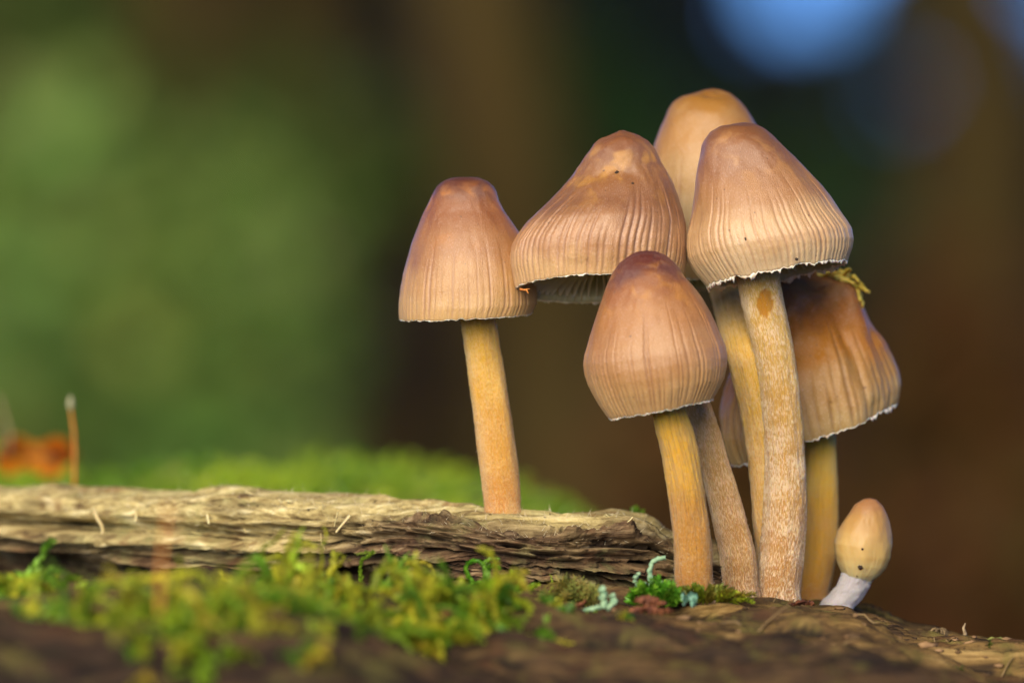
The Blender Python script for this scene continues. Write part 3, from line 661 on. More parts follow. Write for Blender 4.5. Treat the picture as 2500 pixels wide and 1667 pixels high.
# short mushroom in front of the cluster
mE = cap_material('cap_skin_short', [(0.0, (0.085, 0.012, 0.006)), (0.22, (0.10, 0.016, 0.006)), (0.33, (0.26, 0.075, 0.004)), (0.46, (0.34, 0.13, 0.028)), (0.70, (0.39, 0.19, 0.065)), (0.97, (0.48, 0.29, 0.13))], (0.40, 0.16, 0.008), gcol=(0.25, 0.115, 0.05), coat=0.55)
sE = stem_material('stem_skin_short', [(0.0, (0.86, 0.56, 0.012)), (0.3, (0.80, 0.44, 0.010)), (0.65, (0.56, 0.25, 0.014)), (1.0, (0.42, 0.17, 0.02))], fibre=(0.66, 0.44, 0.20), amount=0.42, deep=(0.30, 0.12, 0.008), striped=0.5)
mushroom('short mushroom with rounded cap and dark red-brown wrinkled crown, in front of the bell',
    ([(1578, 614), (1552, 618), (1530, 628), (1511, 644), (1496, 664), (1484, 692), (1474, 720), (1464, 749), (1455, 778), (1445, 810), (1436, 841), (1427, 867), (1424.5, 889), (1428, 915), (1436, 940), (1449, 966), (1463, 991), (1479, 1014), (1485, 1021)],
     [(1578, 614), (1603, 617), (1625, 628), (1645, 642), (1661, 660), (1677, 682), (1696, 706), (1715, 731), (1734, 760), (1750, 790), (1764, 819), (1774, 841), (1779, 867), (1778, 892), (1771, 921), (1759, 943), (1747, 963), (1742, 971)]),
    ([(1570, 930), (1590, 1007), (1600, 1060), (1613, 1109), (1623, 1159), (1633, 1225), (1639, 1282), (1643, 1348), (1644, 1398), (1647, 1438), (1646, 1490)],
     [(1655, 925), (1672, 1000), (1687, 1043), (1699, 1086), (1712, 1143), (1722, 1199), (1730, 1265), (1735, 1322), (1738, 1365), (1741, 1421), (1744, 1490)]),
    -0.0135, lambda t: -0.0135 + 0.0015 * t, mE, sE, tilt=lambda t: 3 * sstep(0.4, 1, t), k=0.84, disp=cap_disp(72, 0.46, 0.00027, 105, lump=0.00018, wrinkle=0.00042), sdisp=sfib(0.00006, 205, 0.00010), fringe=0.00020, fringe_seed=6, hair=4000)

# torn mushroom behind, under the large cap
mF = cap_material('cap_skin_torn', [(0.0, (0.16, 0.058, 0.012)), (0.28, (0.17, 0.058, 0.006)), (0.42, (0.32, 0.10, 0.004)), (0.58, (0.42, 0.15, 0.008)), (0.80, (0.36, 0.19, 0.05)), (0.97, (0.40, 0.27, 0.12))], (0.22, 0.09, 0.006), gcol=(0.16, 0.075, 0.02), sheen=0.0, coat=0.3, spec=0.3)
sF = stem_material('stem_skin_torn', [(0.0, (0.78, 0.60, 0.16)), (0.35, (0.88, 0.56, 0.018)), (0.7, (0.86, 0.44, 0.010)), (1.0, (0.58, 0.24, 0.01))], fibre=(0.70, 0.60, 0.44), amount=0.22, deep=(0.42, 0.19, 0.008))
torn, torn_cap, _, cF, _ = mushroom('torn drooping brown mushroom half hidden behind the thick stem',
    ([(1955, 664), (1905, 668), (1868, 686), (1838, 728), (1815, 790), (1795, 860), (1776, 918), (1760, 958), (1750, 995), (1748, 1018), (1756, 1071), (1768, 1107), (1780, 1131)],
     [(1955, 664), (2010, 664), (2060, 670), (2086, 690), (2095, 722), (2114, 769), (2134, 806), (2157, 839), (2174, 872), (2186, 905), (2191, 938), (2189, 965), (2186, 980)]),
    ([(1940, 900), (1966, 1040), (1966, 1120), (1964, 1200), (1962, 1300), (1956, 1380), (1945, 1440), (1938, 1490)],
     [(2010, 900), (2036, 1040), (2041, 1120), (2044, 1200), (2044, 1280), (2039, 1360), (2028, 1435), (2016, 1490)]),
    0.0235, 0.0215, mF, sF, tilt=lambda t: 5 * sstep(.2, 1, t), k=0.80, disp=cap_disp(54, 0.42, 0.00034, 106, lump=0.0006, dents=[(0.30, 1.25, 0.16, 0.45, -0.0020), (0.62, 0.95, 0.3, 0.10, -0.0007), (0.5, 0.6, 0.2, 0.2, 0.0006)], wavy=0.0007), sdisp=sfib(0.00004, 206), fringe=0.0004, fringe_seed=9, rag=0.0003, hair=800, nt=120)
M_TORN = plain_material('torn_flesh', (0.40, 0.27, 0.02), (0.72, 0.55, 0.12), 500, 0.6, 0.3, 0.3, 0.0003, sub=0.3)
r_ = np.random.default_rng(4)
for (a, b), (c_, d_), w_ in [((2040, 680), (2078, 656), 30), ((2070, 688), (2123, 714), 26), ((2082, 700), (2100, 738), 26), ((2020, 676), (2084, 692), 30), ((2090, 712), (2106, 752), 18), ((2060, 672), (2098, 690), 22), ((2000, 672), (2050, 668), 18)]:
    q = resample([(a, b), ((a + c_) / 2 + 4, (b + d_) / 2 - 5), (c_, d_)], 8, 1); p3 = W(q[:, 0], q[:, 1], 0.0215 - 0.002 * np.linspace(0, 1, 8))
    p3 = p3 + r_.normal(0, 0.00012, p3.shape); v, f = ribbon(p3, w_ * PX * np.linspace(1, .35, 8) * r_.uniform(.7, 1.2, 8), 0.0003)
    mk('torn_flap', v, f, M_TORN, torn_cap, torn.location)

# small button mushroom
def button_mat():
    k = NT('cap_skin_button'); uvn = k.n('ShaderNodeUVMap', uv_map='UVMap').outputs[0]; sep = k.n('ShaderNodeSeparateXYZ'); k.L.new(uvn, sep.inputs[0]); oc = k.coord('Object')
    t = k.math('ADD', sep.outputs[1], k.math('MULTIPLY', k.math('SUBTRACT', k.noise(oc, 300, 3), 0.5), 0.18))
    col = k.ramp(t, [(0.0, (0.20, 0.085, 0.045)), (0.14, (0.30, 0.15, 0.06)), (0.34, (0.38, 0.22, 0.07)), (0.65, (0.46, 0.31, 0.11)), (0.9, (0.50, 0.39, 0.18)), (1, (0.56, 0.48, 0.30))])
    col = k.mix(k.ramp(k.noise(oc, 700, 2), [(0.55, 0), (0.75, 0.3)]), col, (0.42, 0.24, 0.08))
    k.p(Base_Color=col, Roughness=0.46, Specular_IOR_Level=0.4, Subsurface_Weight=0.6, Subsurface_Scale=0.003, Normal=k.bump(k.noise(oc, 1500, 3), 0.15, 0.0002))
    k.bsdf.inputs['Subsurface Radius'].default_value = (1, .6, .25); return k.m
sG = stem_material('stem_skin_button', [(0.0, (0.56, 0.52, 0.52)), (1.0, (0.62, 0.58, 0.60))], fibre=(0.74, 0.72, 0.76), amount=0.6, deep=(0.36, 0.32, 0.32), striped=0.2)
but, but_cap, _, cG, _ = mushroom('tiny egg-shaped button mushroom on a curved white stem at the log edge',
    ([(2123, 1215), (2107, 1219), (2087, 1232), (2073, 1252), (2057, 1275), (2042, 1298), (2034.5, 1322), (2036, 1348), (2044, 1375), (2055, 1398), (2062, 1410)],
     [(2123, 1215), (2140, 1220), (2156, 1235), (2165, 1255), (2170, 1275), (2176, 1305), (2177, 1331), (2173, 1361), (2163, 1385), (2147, 1404), (2128, 1417)]),
    ([(2066, 1370), (2054, 1408), (2044, 1431), (2027, 1451), (2007, 1467), (1996, 1490)], [(2142, 1380), (2129, 1414), (2121, 1434), (2104, 1461), (2087, 1478), (2075, 1500)]),
    0.0105, 0.0105, button_mat(), sG, tilt=lambda t: 6 * t, k=0.95, disp=cap_disp(30, 2.0, 0, 107, lump=0.00012), sdisp=sfib(0.00006, 207), gills=None, fringe=0.00016, fringe_seed=8, hair=500, na=220, nt=80, hairmat=M_HAIR_W)
M_SPECK = plain_material('soil_speck', (0.016, 0.009, 0.006), (0.05, 0.03, 0.02), 2000, 0.8)
def speck(parent, c, px, py, size, seed):
    """crumb of soil stuck to a cap"""
    G = c['G']; s = PX * (D0 + G[..., 1]) / D0; dx = G[..., 0] / s + 1250 - px; dy = 833.5 + (CAMZ - G[..., 2]) / s - py
    front = G[..., 1] < c['C'][:, None, 1]; e = np.where(front, dx ** 2 + dy ** 2, 1e9); i = np.unravel_index(np.argmin(e), e.shape)
    P = G[i]; r = np.random.default_rng(seed); th = np.linspace(0, np.pi, 6)[:, None]; ph = np.linspace(0, 2 * np.pi, 8, endpoint=False)[None]
    v = np.stack([np.sin(th) * np.cos(ph) * 1.2, np.sin(th) * np.sin(ph) * 0.6, np.cos(th) * np.ones_like(ph)], -1) * size * PX / 2 * r.uniform(.7, 1.25, (6, 8, 1))
    mk('soil_speck', (v + P).reshape(-1, 3), grid_faces(6, 8, True), M_SPECK, parent, parent.parent.location)
speck(but_cap, cG, 2101, 1384, 12, 1); speck(but_cap, cG, 2106, 1341, 6, 2); speck(but_cap, cG, 2092, 1405, 4, 3)

speck(big_cap, cD, 1943, 633, 7, 4); speck(big_cap, cD, 1993, 625, 4, 5); speck(big_cap, cD, 1819, 584, 8, 6); speck(bell_cap, cB, 1506, 423, 9, 7); speck(bell_cap, cB, 1544, 449, 7, 8)

# splinters of the fallen log itself, and crumbs of rotten wood strewn over it
rs = np.random.default_rng(61); M_FIB_D = plain_material('dark_wood_fibre', (0.15, 0.095, 0.04), (0.30, 0.21, 0.10), 300, 0.75, 0.2, 0.4, 0.0003)
for (x0, x1, Y0, Y1, w_) in [(.048, .054, -.020, -.026, 8), (.036, .039, -.014, -.017, 6), (.052, .060, -.034, -.031, 9), (.062, .065, -.012, -.018, 5), (.030, .040, -.040, -.038, 10), (.020, .027, -.030, -.032, 8), (.068, .073, -.026, -.024, 7), (.043, .050, -.046, -.049, 10)]:
    xx = np.linspace(x0, x1, 10); yy = np.linspace(Y0, Y1, 10); zz = log_z(xx, yy) + 0.0004 + 0.0012 * np.linspace(0, 1, 10) ** 2
    v, f = ribbon(np.stack([xx, yy, zz], 1), w_ * PX * np.linspace(1, .3, 10), 0.0003); mk('splinter', v, f, M_FIB_D, log)
cb = Bag(); M_CRUMB = leafy_material('wood_crumb', (0.10, 0.055, 0.025), (0.26, 0.16, 0.08), transl=0.05, scale=300, rough=.8, spec=.2)
for i in range(420):
    x = rs.uniform(-.012, .075); y = rs.uniform(-.060, .006); sz = rs.uniform(.00015, .0006) * (1.6 if rs.random() < .1 else 1)
    th = np.linspace(0, np.pi, 4)[:, None]; ph = np.linspace(0, 2 * np.pi, 6, endpoint=False)[None]
    v = np.stack([np.sin(th) * np.cos(ph) * rs.uniform(.8, 2.2), np.sin(th) * np.sin(ph), np.cos(th) * .6 + 0 * ph], -1) * sz * rs.uniform(.7, 1.3, (4, 6, 1))
    cb.add(v.reshape(-1, 3) + np.array([x, y, float(log_z(x, y)) + sz * .2]), grid_faces(4, 6, True), np.ones(3) * rs.uniform(.3, 1.6))
tag(cb.build('wood_crumbs', M_CRUMB), 'crumbs of rotten wood strewn over the log around the stems', 'debris', kind='stuff')

# ------------------------------------------------------------------ moss, sprigs, lichen
M_MOSS = leafy_material('moss_leaf', (0.24, 0.32, 0.02), (0.56, 0.60, 0.06), transl=0.5, rough=0.42, scale=120)
M_MOSS_G = leafy_material('fresh_moss_leaf', (0.09, 0.30, 0.015), (0.26, 0.50, 0.05), transl=0.5, rough=0.3, spec=0.6, scale=300)
M_MOSS_O = leafy_material('olive_moss_leaf', (0.20, 0.17, 0.035), (0.42, 0.36, 0.10), transl=0.4, rough=0.45, scale=300)
M_MOSS_D = leafy_material('dark_moss_leaf', (0.06, 0.10, 0.012), (0.22, 0.24, 0.03), transl=0.4, rough=0.45, scale=300)

def curve3(p0, d0, length, droop, n, r, wig=0.25, g=None):
    p = [np.asarray(p0, float)]; d = norm(np.asarray(d0, float)); st = length / (n - 1); g = np.array([0, 0, -1.0]) if g is None else g
    for i in range(n - 1):
        d = norm(d + g * droop / n + r.normal(0, wig / math.sqrt(n), 3)); p.append(p[-1] + d * st)
    return np.array(p)

def leafy_strand(bag, pts, ll, lw, nl, r, col, spread=0.8, curl=0.25, taper=0.5, stemr=0.00012, detail=False, flat=None):
    """shoot with overlapping pointed leaves"""
    p = np.asarray(pts); m = len(p); t = np.linspace(0.02, 1, nl); f = t * (m - 1); i = np.clip(f.astype(int), 0, m - 2); w = (f - i)[:, None]
    P = p[i] * (1 - w) + p[i + 1] * w; T = norm(np.gradient(p, axis=0)); T = norm(T[i] * (1 - w) + T[i + 1] * w)
    a = np.arange(nl) * 2.39996 + r.uniform(0, 6.28) + r.normal(0, .25, nl)
    ref = np.array([0.2, 0.9, 0.35]); A = norm(np.cross(T, ref)); B = np.cross(T, A)
    if flat is not None: a = np.where(np.arange(nl) % 2, 0, np.pi) + r.normal(0, flat, nl)
    O = A * np.cos(a)[:, None] + B * np.sin(a)[:, None]
    sz = (1 - taper * t ** 2)[:, None] * r.uniform(.75, 1.2, (nl, 1))
    D = norm(T * r.uniform(.6, 1.1, (nl, 1)) + O * spread); S_ = norm(np.cross(T, O)) * lw / 2 * sz; L = ll * sz
    base = P + O * stemr * .6; mid = base + D * L * .45; tip = base + D * L + norm(O * .3 + T) * 0 - O * L * curl + T * L * .1
    K = norm(np.cross(D, S_)) * lw * .22 * sz
    if detail:
        q1 = base + D * L * .22; q2 = base + D * L * .68 - O * L * curl * .35
        V = np.stack([base, q1 - S_ * .8 + K, q1 - K * .5, q1 + S_ * .8 + K, q2 - S_ * .75 + K, q2 - K * .5, q2 + S_ * .75 + K, tip], 1)
        F = np.array([[0, 1, 2, 2], [0, 2, 3, 3]]); tri = np.array([[0, 2, 1], [0, 3, 2], [4, 5, 7], [5, 6, 7]]); quad = np.array([[1, 2, 5, 4], [2, 3, 6, 5]])
        k = 8
    else:
        V = np.stack([base, mid - S_ + K, mid - K * .4, mid + S_ + K, tip], 1); tri = np.array([[0, 2, 1], [0, 3, 2], [1, 2, 4], [2, 3, 4]]); quad = None; k = 5
    off = (np.arange(nl) * k)[:, None, None]
    cc = np.asarray(col) * r.uniform(.8, 1.2, (nl, 1)); cc = np.repeat(cc, k, 0)
    bag.add(V, [(tri[None] + off).reshape(-1, 3)] + ([(quad[None] + off).reshape(-1, 4)] if quad is not None else []), cc)
    v, fc = tube(p, stemr * np.linspace(1, .6, m), 5); bag.add(v, fc, np.asarray(col) * .7)

def moss_mass(name, label, spots, mat, r, length, ll, lw, per=14, tints=None, lean=(0, -.1, .7), droop=0.8, ground=log_z, cat='moss'):
    bag = Bag()
    for (x, y) in spots:
        z = float(ground(x, y)); c = np.asarray(tints[r.integers(len(tints))]) * r.uniform(.75, 1.2) if tints is not None else (1, 1, 1)
        L = length * r.uniform(.55, 1.35); d = np.array(lean) + r.normal(0, .55, 3); d[2] = abs(d[2]) + .15
        p = curve3((x, y, z - .0008), d, L, droop * r.uniform(.3, 1.4), 9, r, .5)
        leafy_strand(bag, p, ll * r.uniform(.8, 1.2), lw, per, r, c, spread=.7)
        for b in range(r.integers(1, 4)):
            k = r.integers(2, 7); dd = norm(p[k + 1] - p[k] + r.normal(0, .7, 3) * L / 8)
            leafy_strand(bag, curve3(p[k], dd, L * r.uniform(.25, .5), droop, 6, r, .4), ll * .85, lw * .85, per // 2 + 2, r, c * np.array(r.uniform(.85, 1.25)), spread=.7)
    o = bag.build(name, mat); return tag(o, label, cat, kind='stuff')

rm = np.random.default_rng(21)
TINT_Y = [(.30, .6, .6), (.40, .65, .5), (1.2, 1.05, .8), (.95, .95, .8), (1.1, .95, .8), (.7, .95, .8), (1.2, .9, 1.0), (.5, .85, .9), (.85, 1.05, .8)]
# foreground cushion: from the near left, reaching back to the slab
CL = [(60, -.055, 3), (270, -.104, 5), (360, -.120, 5), (450, -.108, 5), (530, -.124, 5), (620, -.110, 5), (700, -.094, 4), (690, -.062, 4), (800, -.050, 4), (790, -.078, 4), (880, -.064, 4), (960, -.048, 3),
      (1050, -.070, 3), (1160, -.062, 3), (1265, -.050, 2), (1340, -.046, 2), (1430, -.050, 2), (560, -.088, 4)]
spots = []; low = []
for (px, Y, sg) in CL:
    c = W(px, 1400, Y)
    for i in range(46 if sg > 2 else 12): spots.append((c[0] + rm.normal(0, sg * .0011), Y + rm.normal(0, sg * .0011)))
    for i in range(22): low.append((c[0] + rm.normal(0, sg * .0018), min(Y + rm.normal(0, sg * .0018), -.020)))
moss_mass('moss_cushion', 'yellow-green feathery moss clumps spilling over the front of the dark log', spots, M_MOSS, rm, 0.0085, 0.0019, 0.0010, 26, TINT_Y[2:], lean=(.05, -.30, .50), droop=1.5)
moss_mass('moss_mat', 'low dark green moss mat under the yellow-green clumps on the dark log', low, M_MOSS, rm, 0.0040, 0.0018, 0.0010, 14, TINT_Y[:2] + [(.6, .9, .7)], lean=(.1, -.2, .4), droop=1.0)
# tall arching shoots in the cushion, each countable
ARCH = [([(1030, 1455), (1060, 1500), (1050, 1560), (1000, 1590)], -0.075, 30), ([(640, 1340), (672, 1318), (690, 1296)], -0.055, 20), ([(785, 1335), (800, 1310), (790, 1285)], -0.045, 18), ([(880, 1370), (915, 1345), (872, 1352)], -0.025, 18),
        ([(955, 1410), (1000, 1372), (1040, 1370), (1065, 1400)], -0.035, 20), ([(1150, 1500), (1170, 1560), (1172, 1620)], -0.072, 26), ([(760, 1420), (800, 1430), (815, 1480)], -0.06, 26), ([(310, 1420), (420, 1405), (490, 1400)], -0.10, 40),
        ([(440, 1400), (443, 1375), (436, 1362)], -0.085, 24), ([(540, 1480), (640, 1500), (700, 1530), (830, 1590)], -0.10, 34), ([(215, 1440), (300, 1420), (380, 1450)], -0.105, 40), ([(560, 1430), (640, 1470), (720, 1500)], -0.095, 34), ([(1240, 1480), (1270, 1440), (1300, 1425)], -0.022, 16),
        ([(1330, 1470), (1350, 1430), (1345, 1405)], -0.020, 12), ([(240, 1530), (300, 1570), (360, 1600)], -0.115, 44), ([(420, 1520), (470, 1580), (490, 1640)], -0.12, 44), ([(880, 1440), (850, 1500), (870, 1540)], -0.06, 30)]
for n_, (pts, Y, wd) in enumerate(ARCH):
    q = resample(pts, 14, 1.5); p3 = W(q[:, 0], q[:, 1], Y + 0.004 * np.linspace(-1, 1, 14) * rm.uniform(-1, 1))
    gz = float(log_z(p3[0][0], p3[0][1])); p3 = np.concatenate([[[p3[0][0], p3[0][1] + .002, min(gz - .001, p3[0][2] - .001)]], p3])
    o = Bag(); c = np.asarray(TINT_Y[2 + n_ % 7]) * rm.uniform(.9, 1.25); leafy_strand(o, resample(p3, 16, 1), wd * PX * .9, wd * PX * .55, 46, rm, c, spread=.55, stemr=wd * PX * .12, detail=True)
    tag(o.build('moss_shoot', M_MOSS), 'arching yellow-green moss shoot rising from the cushion on the dark log', 'moss', 'arching shoots of the moss cushion')

def sprig(name, label, base, branches, mat, r, ll, lw, cols, Y, nl=40, spread=.75, curl=.3, detail=True, flat=None, stemr=.00016):
    b0 = W(base[0], base[1], Y); root = empty(name, b0, label, 'moss')
    for pts, dy in branches:
        q = resample(pts, 14, 1.5); p3 = W(q[:, 0], q[:, 1], Y + dy * np.linspace(0, 1, 14) ** 1.3)
        bag = Bag(); leafy_strand(bag, p3, ll, lw, nl, r, np.asarray(cols[r.integers(len(cols))]) * r.uniform(.85, 1.15), spread, curl, .45, stemr, detail, flat)
        bag.build('branch', mat, root, b0)
    return root
G_ = [(1, 1, 1), (.8, 1.05, .9), (1.1, 1.05, .9)]
sprig('moss_sprig', 'bright green feathery moss sprig with curled branches before the slab', (1160, 1440),
      [([(1190, 1440), (1160, 1425), (1140, 1402), (1138, 1380), (1155, 1368), (1176, 1372), (1182, 1385)], -.002), ([(1180, 1440), (1186, 1400), (1182, 1380), (1192, 1367), (1212, 1364)], .001), ([(1186, 1400), (1195, 1384), (1208, 1380), (1220, 1386)], -.003),
       ([(1195, 1445), (1180, 1425), (1160, 1422), (1146, 1430)], -.003), ([(1205, 1450), (1200, 1432), (1180, 1428), (1160, 1442)], -.004), ([(1215, 1450), (1205, 1438), (1185, 1440), (1170, 1452)], -.003), ([(1180, 1446), (1184, 1420), (1192, 1400)], -.001)], M_MOSS_G, np.random.default_rng(5), 0.0011, 0.0006, G_, -0.020, 60, .6, .35, True, .6)
r5 = np.random.default_rng(15)
def tuft(cx, cy, wx, hy, n, r, up=1.0, base_y=None):
    out = []
    for i in range(n):
        a = r.uniform(-1, 1); x0 = cx + a * wx * .6; L = hy * r.uniform(.55, 1.1) * (1 - .45 * a * a); y0 = (base_y or cy) + r.uniform(-4, 6)
        out.append(([(x0, y0), (x0 + a * wx * .25 + r.uniform(-5, 5), y0 - L * .6 * up), (x0 + a * wx * .55 + r.uniform(-8, 8), y0 - L * up + abs(a) * 6)], r.uniform(-.006, .004)))
    return out
sprig('moss_tuft', 'vivid green moss tuft at the foot of the yellow stem', (1600, 1470), tuft(1600, 1478, 62, 62, 34, r5), M_MOSS_G, r5, 0.0016, 0.0006, G_, -0.021, 34, .8, .2)
sprig('moss_tuft', 'darker green moss tuft trailing towards the thick stem', (1730, 1466), tuft(1715, 1470, 70, 46, 22, r5) + [([(1760, 1470), (1800, 1452), (1842, 1450)], -.002), ([(1780, 1470), (1815, 1460), (1838, 1466)], -.003), ([(1740, 1465), (1770, 1440), (1790, 1440)], 0)], M_MOSS_D, r5, 0.0014, 0.0006, [(1, 1, 1), (1.5, 1.6, .8), (1.2, .9, .8)], -0.019, 34, .8, .3)
sprig('moss_tuft', 'dry olive moss tuft of curly tips against the brown slab', (1400, 1470), tuft(1395, 1482, 62, 74, 26, r5) + [([(1395, 1440), (1365, 1420), (1338, 1428)], -.002), ([(1400, 1450), (1385, 1470), (1372, 1488)], -.003), ([(1400, 1430), (1430, 1440), (1450, 1470)], -.003)], M_MOSS_O, r5, 0.0012, 0.00032, G_, -0.021, 42, 1.0, -.35)
sprig('moss_sprig', 'small yellow-green forked moss sprig beside the curled green sprig', (1260, 1470), [([(1255, 1478), (1252, 1430), (1250, 1395)], 0), ([(1255, 1450), (1285, 1440), (1310, 1428)], -.002), ([(1254, 1455), (1268, 1430), (1272, 1420)], -.001), ([(1250, 1470), (1230, 1450), (1212, 1446)], -.002), ([(1258, 1476), (1280, 1462), (1302, 1464)], -.004)], M_MOSS, r5, 0.0013, 0.0006, [(.9, 1.1, .7)], -0.026, 32, .5, .1)
sprig('moss_tuft', 'small round bright moss tuft peeking over the back of the slab', (1545, 1275), tuft(1545, 1290, 34, 46, 26, r5), M_MOSS_G, r5, 0.0013, 0.0006, [(1.2, 1.1, .8)], 0.034, 24, .8, .2)

# lichen: grey-green stalks and scales
M_LICH = plain_material('lichen', (0.16, 0.30, 0.18), (0.34, 0.50, 0.30), 900, 0.8, 0.2, 0.8, 0.0006)
lr = np.random.default_rng(9)
def lichen_tube(pts, Y, rpx, seed, n=12):
    q = resample(pts, 26, 1.5); p3 = W(q[:, 0], q[:, 1], Y * np.ones(26)); v, f = tube(p3, np.asarray(rpx(np.linspace(0, 1, 26))) * PX, n)
    v[:-2] += 0.00016 * np.stack([noise(v[:-2, 0] * 3500, v[:-2, 2] * 3500, v[:-2, 1] * 3500, seed + k) for k in range(3)], 1); return v, f
lroot = empty('lichen_stalk', W(1588, 1425, -.019), 'grey-green lichen stalk bent over like a hook beside the yellow stem', 'lichen')
v, f = lichen_tube([(1590, 1450), (1588, 1420), (1586, 1392), (1592, 1372), (1606, 1362), (1625, 1361)], -.019, lambda t: 6.2 - 1.0 * t, 1); mk('stalk', v, f, M_LICH, lroot, lroot.location)
for (x, y, s) in [(1558, 1428, 11), (1552, 1408, 9), (1560, 1400, 7), (1568, 1436, 10), (1604, 1428, 9), (1614, 1422, 8), (1622, 1430, 9), (1572, 1424, 8), (1640, 1440, 8), (1550, 1418, 7), (1600, 1436, 9), (1630, 1440, 8)]:
    th = np.linspace(0, np.pi, 9)[:, None]; ph = np.linspace(0, 2 * np.pi, 12, endpoint=False)[None]
    rr_ = 1 + .45 * noise(np.cos(ph) * 2 + x, np.sin(ph) * 2 + y, th * 2, 3)
    v = np.stack([np.sin(th) * np.cos(ph) * 1.0, np.sin(th) * np.sin(ph) * .8, np.cos(th) * .75 + 0 * ph], -1) * (rr_ * s * PX * .72)[..., None]
    mk('scale', (v + W(x, y, -.021 + lr.uniform(-.002, .001))).reshape(-1, 3), grid_faces(9, 12, True), M_LICH, lroot, lroot.location)
l2 = empty('lichen_stalk', W(1440, 1490, -.032), 'pale mint lichen stalk lying along the log before the olive tuft', 'lichen')
v, f = lichen_tube([(1385, 1520), (1405, 1498), (1440, 1486), (1480, 1480)], -.034, lambda t: 6.5 - 1.5 * t, 5); mk('stalk', v, f, M_LICH, l2, l2.location)
v, f = lichen_tube([(1480, 1482), (1470, 1462), (1476, 1448), (1466, 1432)], -.033, lambda t: 5 + 5 * np.abs(np.sin(t * 9)), 6); mk('cup', v, f, M_LICH, l2, l2.location)
v, f = lichen_tube([(1480, 1490), (1500, 1466), (1492, 1450)], -.033, lambda t: 5 + 4 * np.abs(np.sin(t * 8)), 7); mk('cup', v, f, M_LICH, l2, l2.location)
# leafy blue-green lichen scales at the tuft
l3 = empty('lichen_rosette', W(1680, 1468, -.030), 'blue-green leafy lichen rosette tucked between the two green tufts', 'lichen')
M_LICH_B = plain_material('blue_lichen', (0.12, 0.30, 0.22), (0.30, 0.50, 0.38), 700, 0.7, 0.25, 0.5, 0.0004)
for i in range(9):
    a = lr.uniform(0, 6.28); th = np.linspace(-1, 1, 7)[None]; s = np.linspace(0, 1, 6)[:, None]
    x = 1676 + 16 * lr.uniform(-1, 1); y = 1466 + 9 * lr.uniform(-1, 1); w_ = 11 * np.sin(s * 2.6 + .25) * (1 + .25 * noise(th * 4, s * 4 + i, 0, 8))
    ax = np.array([math.cos(a), -.55, .55 + .4 * math.sin(a)]); ax = norm(ax); sd = norm(np.cross(ax, [0.2, -1, .3])); nn = np.cross(sd, ax)
    v = W(x, y, -.029) + (s * 17)[..., None] * ax * PX + (w_ * th)[..., None] * sd * PX + (4 * th ** 2 + 3 * s ** 2)[..., None] * nn * PX
    vv_ = np.concatenate([v.reshape(-1, 3), v.reshape(-1, 3) - nn * .00015]); F = grid_faces(6, 7)
    mk('lobe', vv_, [F, F[:, ::-1] + 42], M_LICH_B, l3, l3.location)

# bark flakes
M_BARK = plain_material('bark_flake', (0.055, 0.016, 0.008), (0.24, 0.085, 0.035), 500, 0.6, 0.4, 0.7, 0.0005)
def flake(label, pts, Y, wpx, seed):
    r = np.random.default_rng(seed); q = resample(pts, 16, 1); p3 = W(q[:, 0], q[:, 1], Y + r.normal(0, .0002, 16)); m = 16
    wd = wpx * PX * (0.35 + np.sin(np.linspace(.15, 3.0, m))) * r.uniform(.7, 1.25, m); v, f = ribbon(p3, wd, 0.0006); v = v + r.normal(0, .00012, v.shape)
    tag(mk('bark_flake', v, f, M_BARK, smooth=False), label, 'bark')
flake('orange-brown bark sliver leaning before the olive moss tuft', [(1378, 1494), (1402, 1484), (1434, 1466)], -.031, 11, 1)
flake('dark red-brown bark crumb lying before the vivid green tuft', [(1550, 1462), (1580, 1466), (1625, 1474)], -.033, 20, 2)
flake('tiny brown bark crumb by the large stem foot', [(1930, 1474), (1960, 1470), (1990, 1474)], -.010, 9, 3)
flake('curled brown bark strip on the log before the vivid green tuft', [(1520, 1500), (1570, 1488), (1640, 1490)], -.038, 14, 4)
flake('reddish bark scrap caught in the yellow-green moss', [(1070, 1512), (1090, 1502), (1110, 1506)], -.070, 24, 5)

# small things on the log's right shoulder
M_BUD = plain_material('moss_bud', (0.06, 0.06, 0.012), (0.20, 0.21, 0.05), 900, 0.7, 0.3, 0.7, 0.0006)
def bud(label, px, py, w_, h_, Y, mat, seed):
    root = empty('moss_bud', W(px, py, Y), label, 'moss'); r = np.random.default_rng(seed)
    for i in range(7):
        a = -1 + 2 * i / 6; q = resample([(px + a * w_ * .25, py + 6), (px + a * w_ * .55, py - h_ * .55), (px + a * w_ * .30, py - h_ * .95), (px - a * w_ * .05, py - h_ * .80)], 10, 1)
        v, f = tube(W(q[:, 0], q[:, 1], Y + r.uniform(-.0012, .0012)), w_ * PX * .14 * np.linspace(1.2, .5, 10), 6); mk('scale', v, f, mat, root, root.location)
M_BUD_B = plain_material('dry_bud', (0.07, 0.045, 0.02), (0.22, 0.15, 0.07), 900, 0.7, 0.3, 0.7, 0.0006)
def ridge_y(px): return float(np.interp(px, RX, RYp))
bud('brown dried bud curled on the right shoulder of the log', 2292, ridge_y(2292) + 3, 38, 26, 0.004, M_BUD_B, 1)
bud('green-brown moss bud standing on the right end of the log', 2432, ridge_y(2432) + 4, 44, 34, 0.004, M_BUD, 2)
M_TWIG = plain_material('dry_stalk', (0.16, 0.11, 0.06), (0.36, 0.27, 0.15), 800, 0.7)
v, f = tube(W(np.array([2352, 2356, 2352, 2357]), np.array([ridge_y(2355) + 6, 1545, 1532, 1520]), 0.004 * np.ones(4)), np.array([6, 5, 3.5, 1.5]) * PX, 7)
tag(mk('dry_stalk', v, f, M_TWIG), 'short dry brown stalk between two buds on the log shoulder', 'stalk')
rb = np.random.default_rng(31)
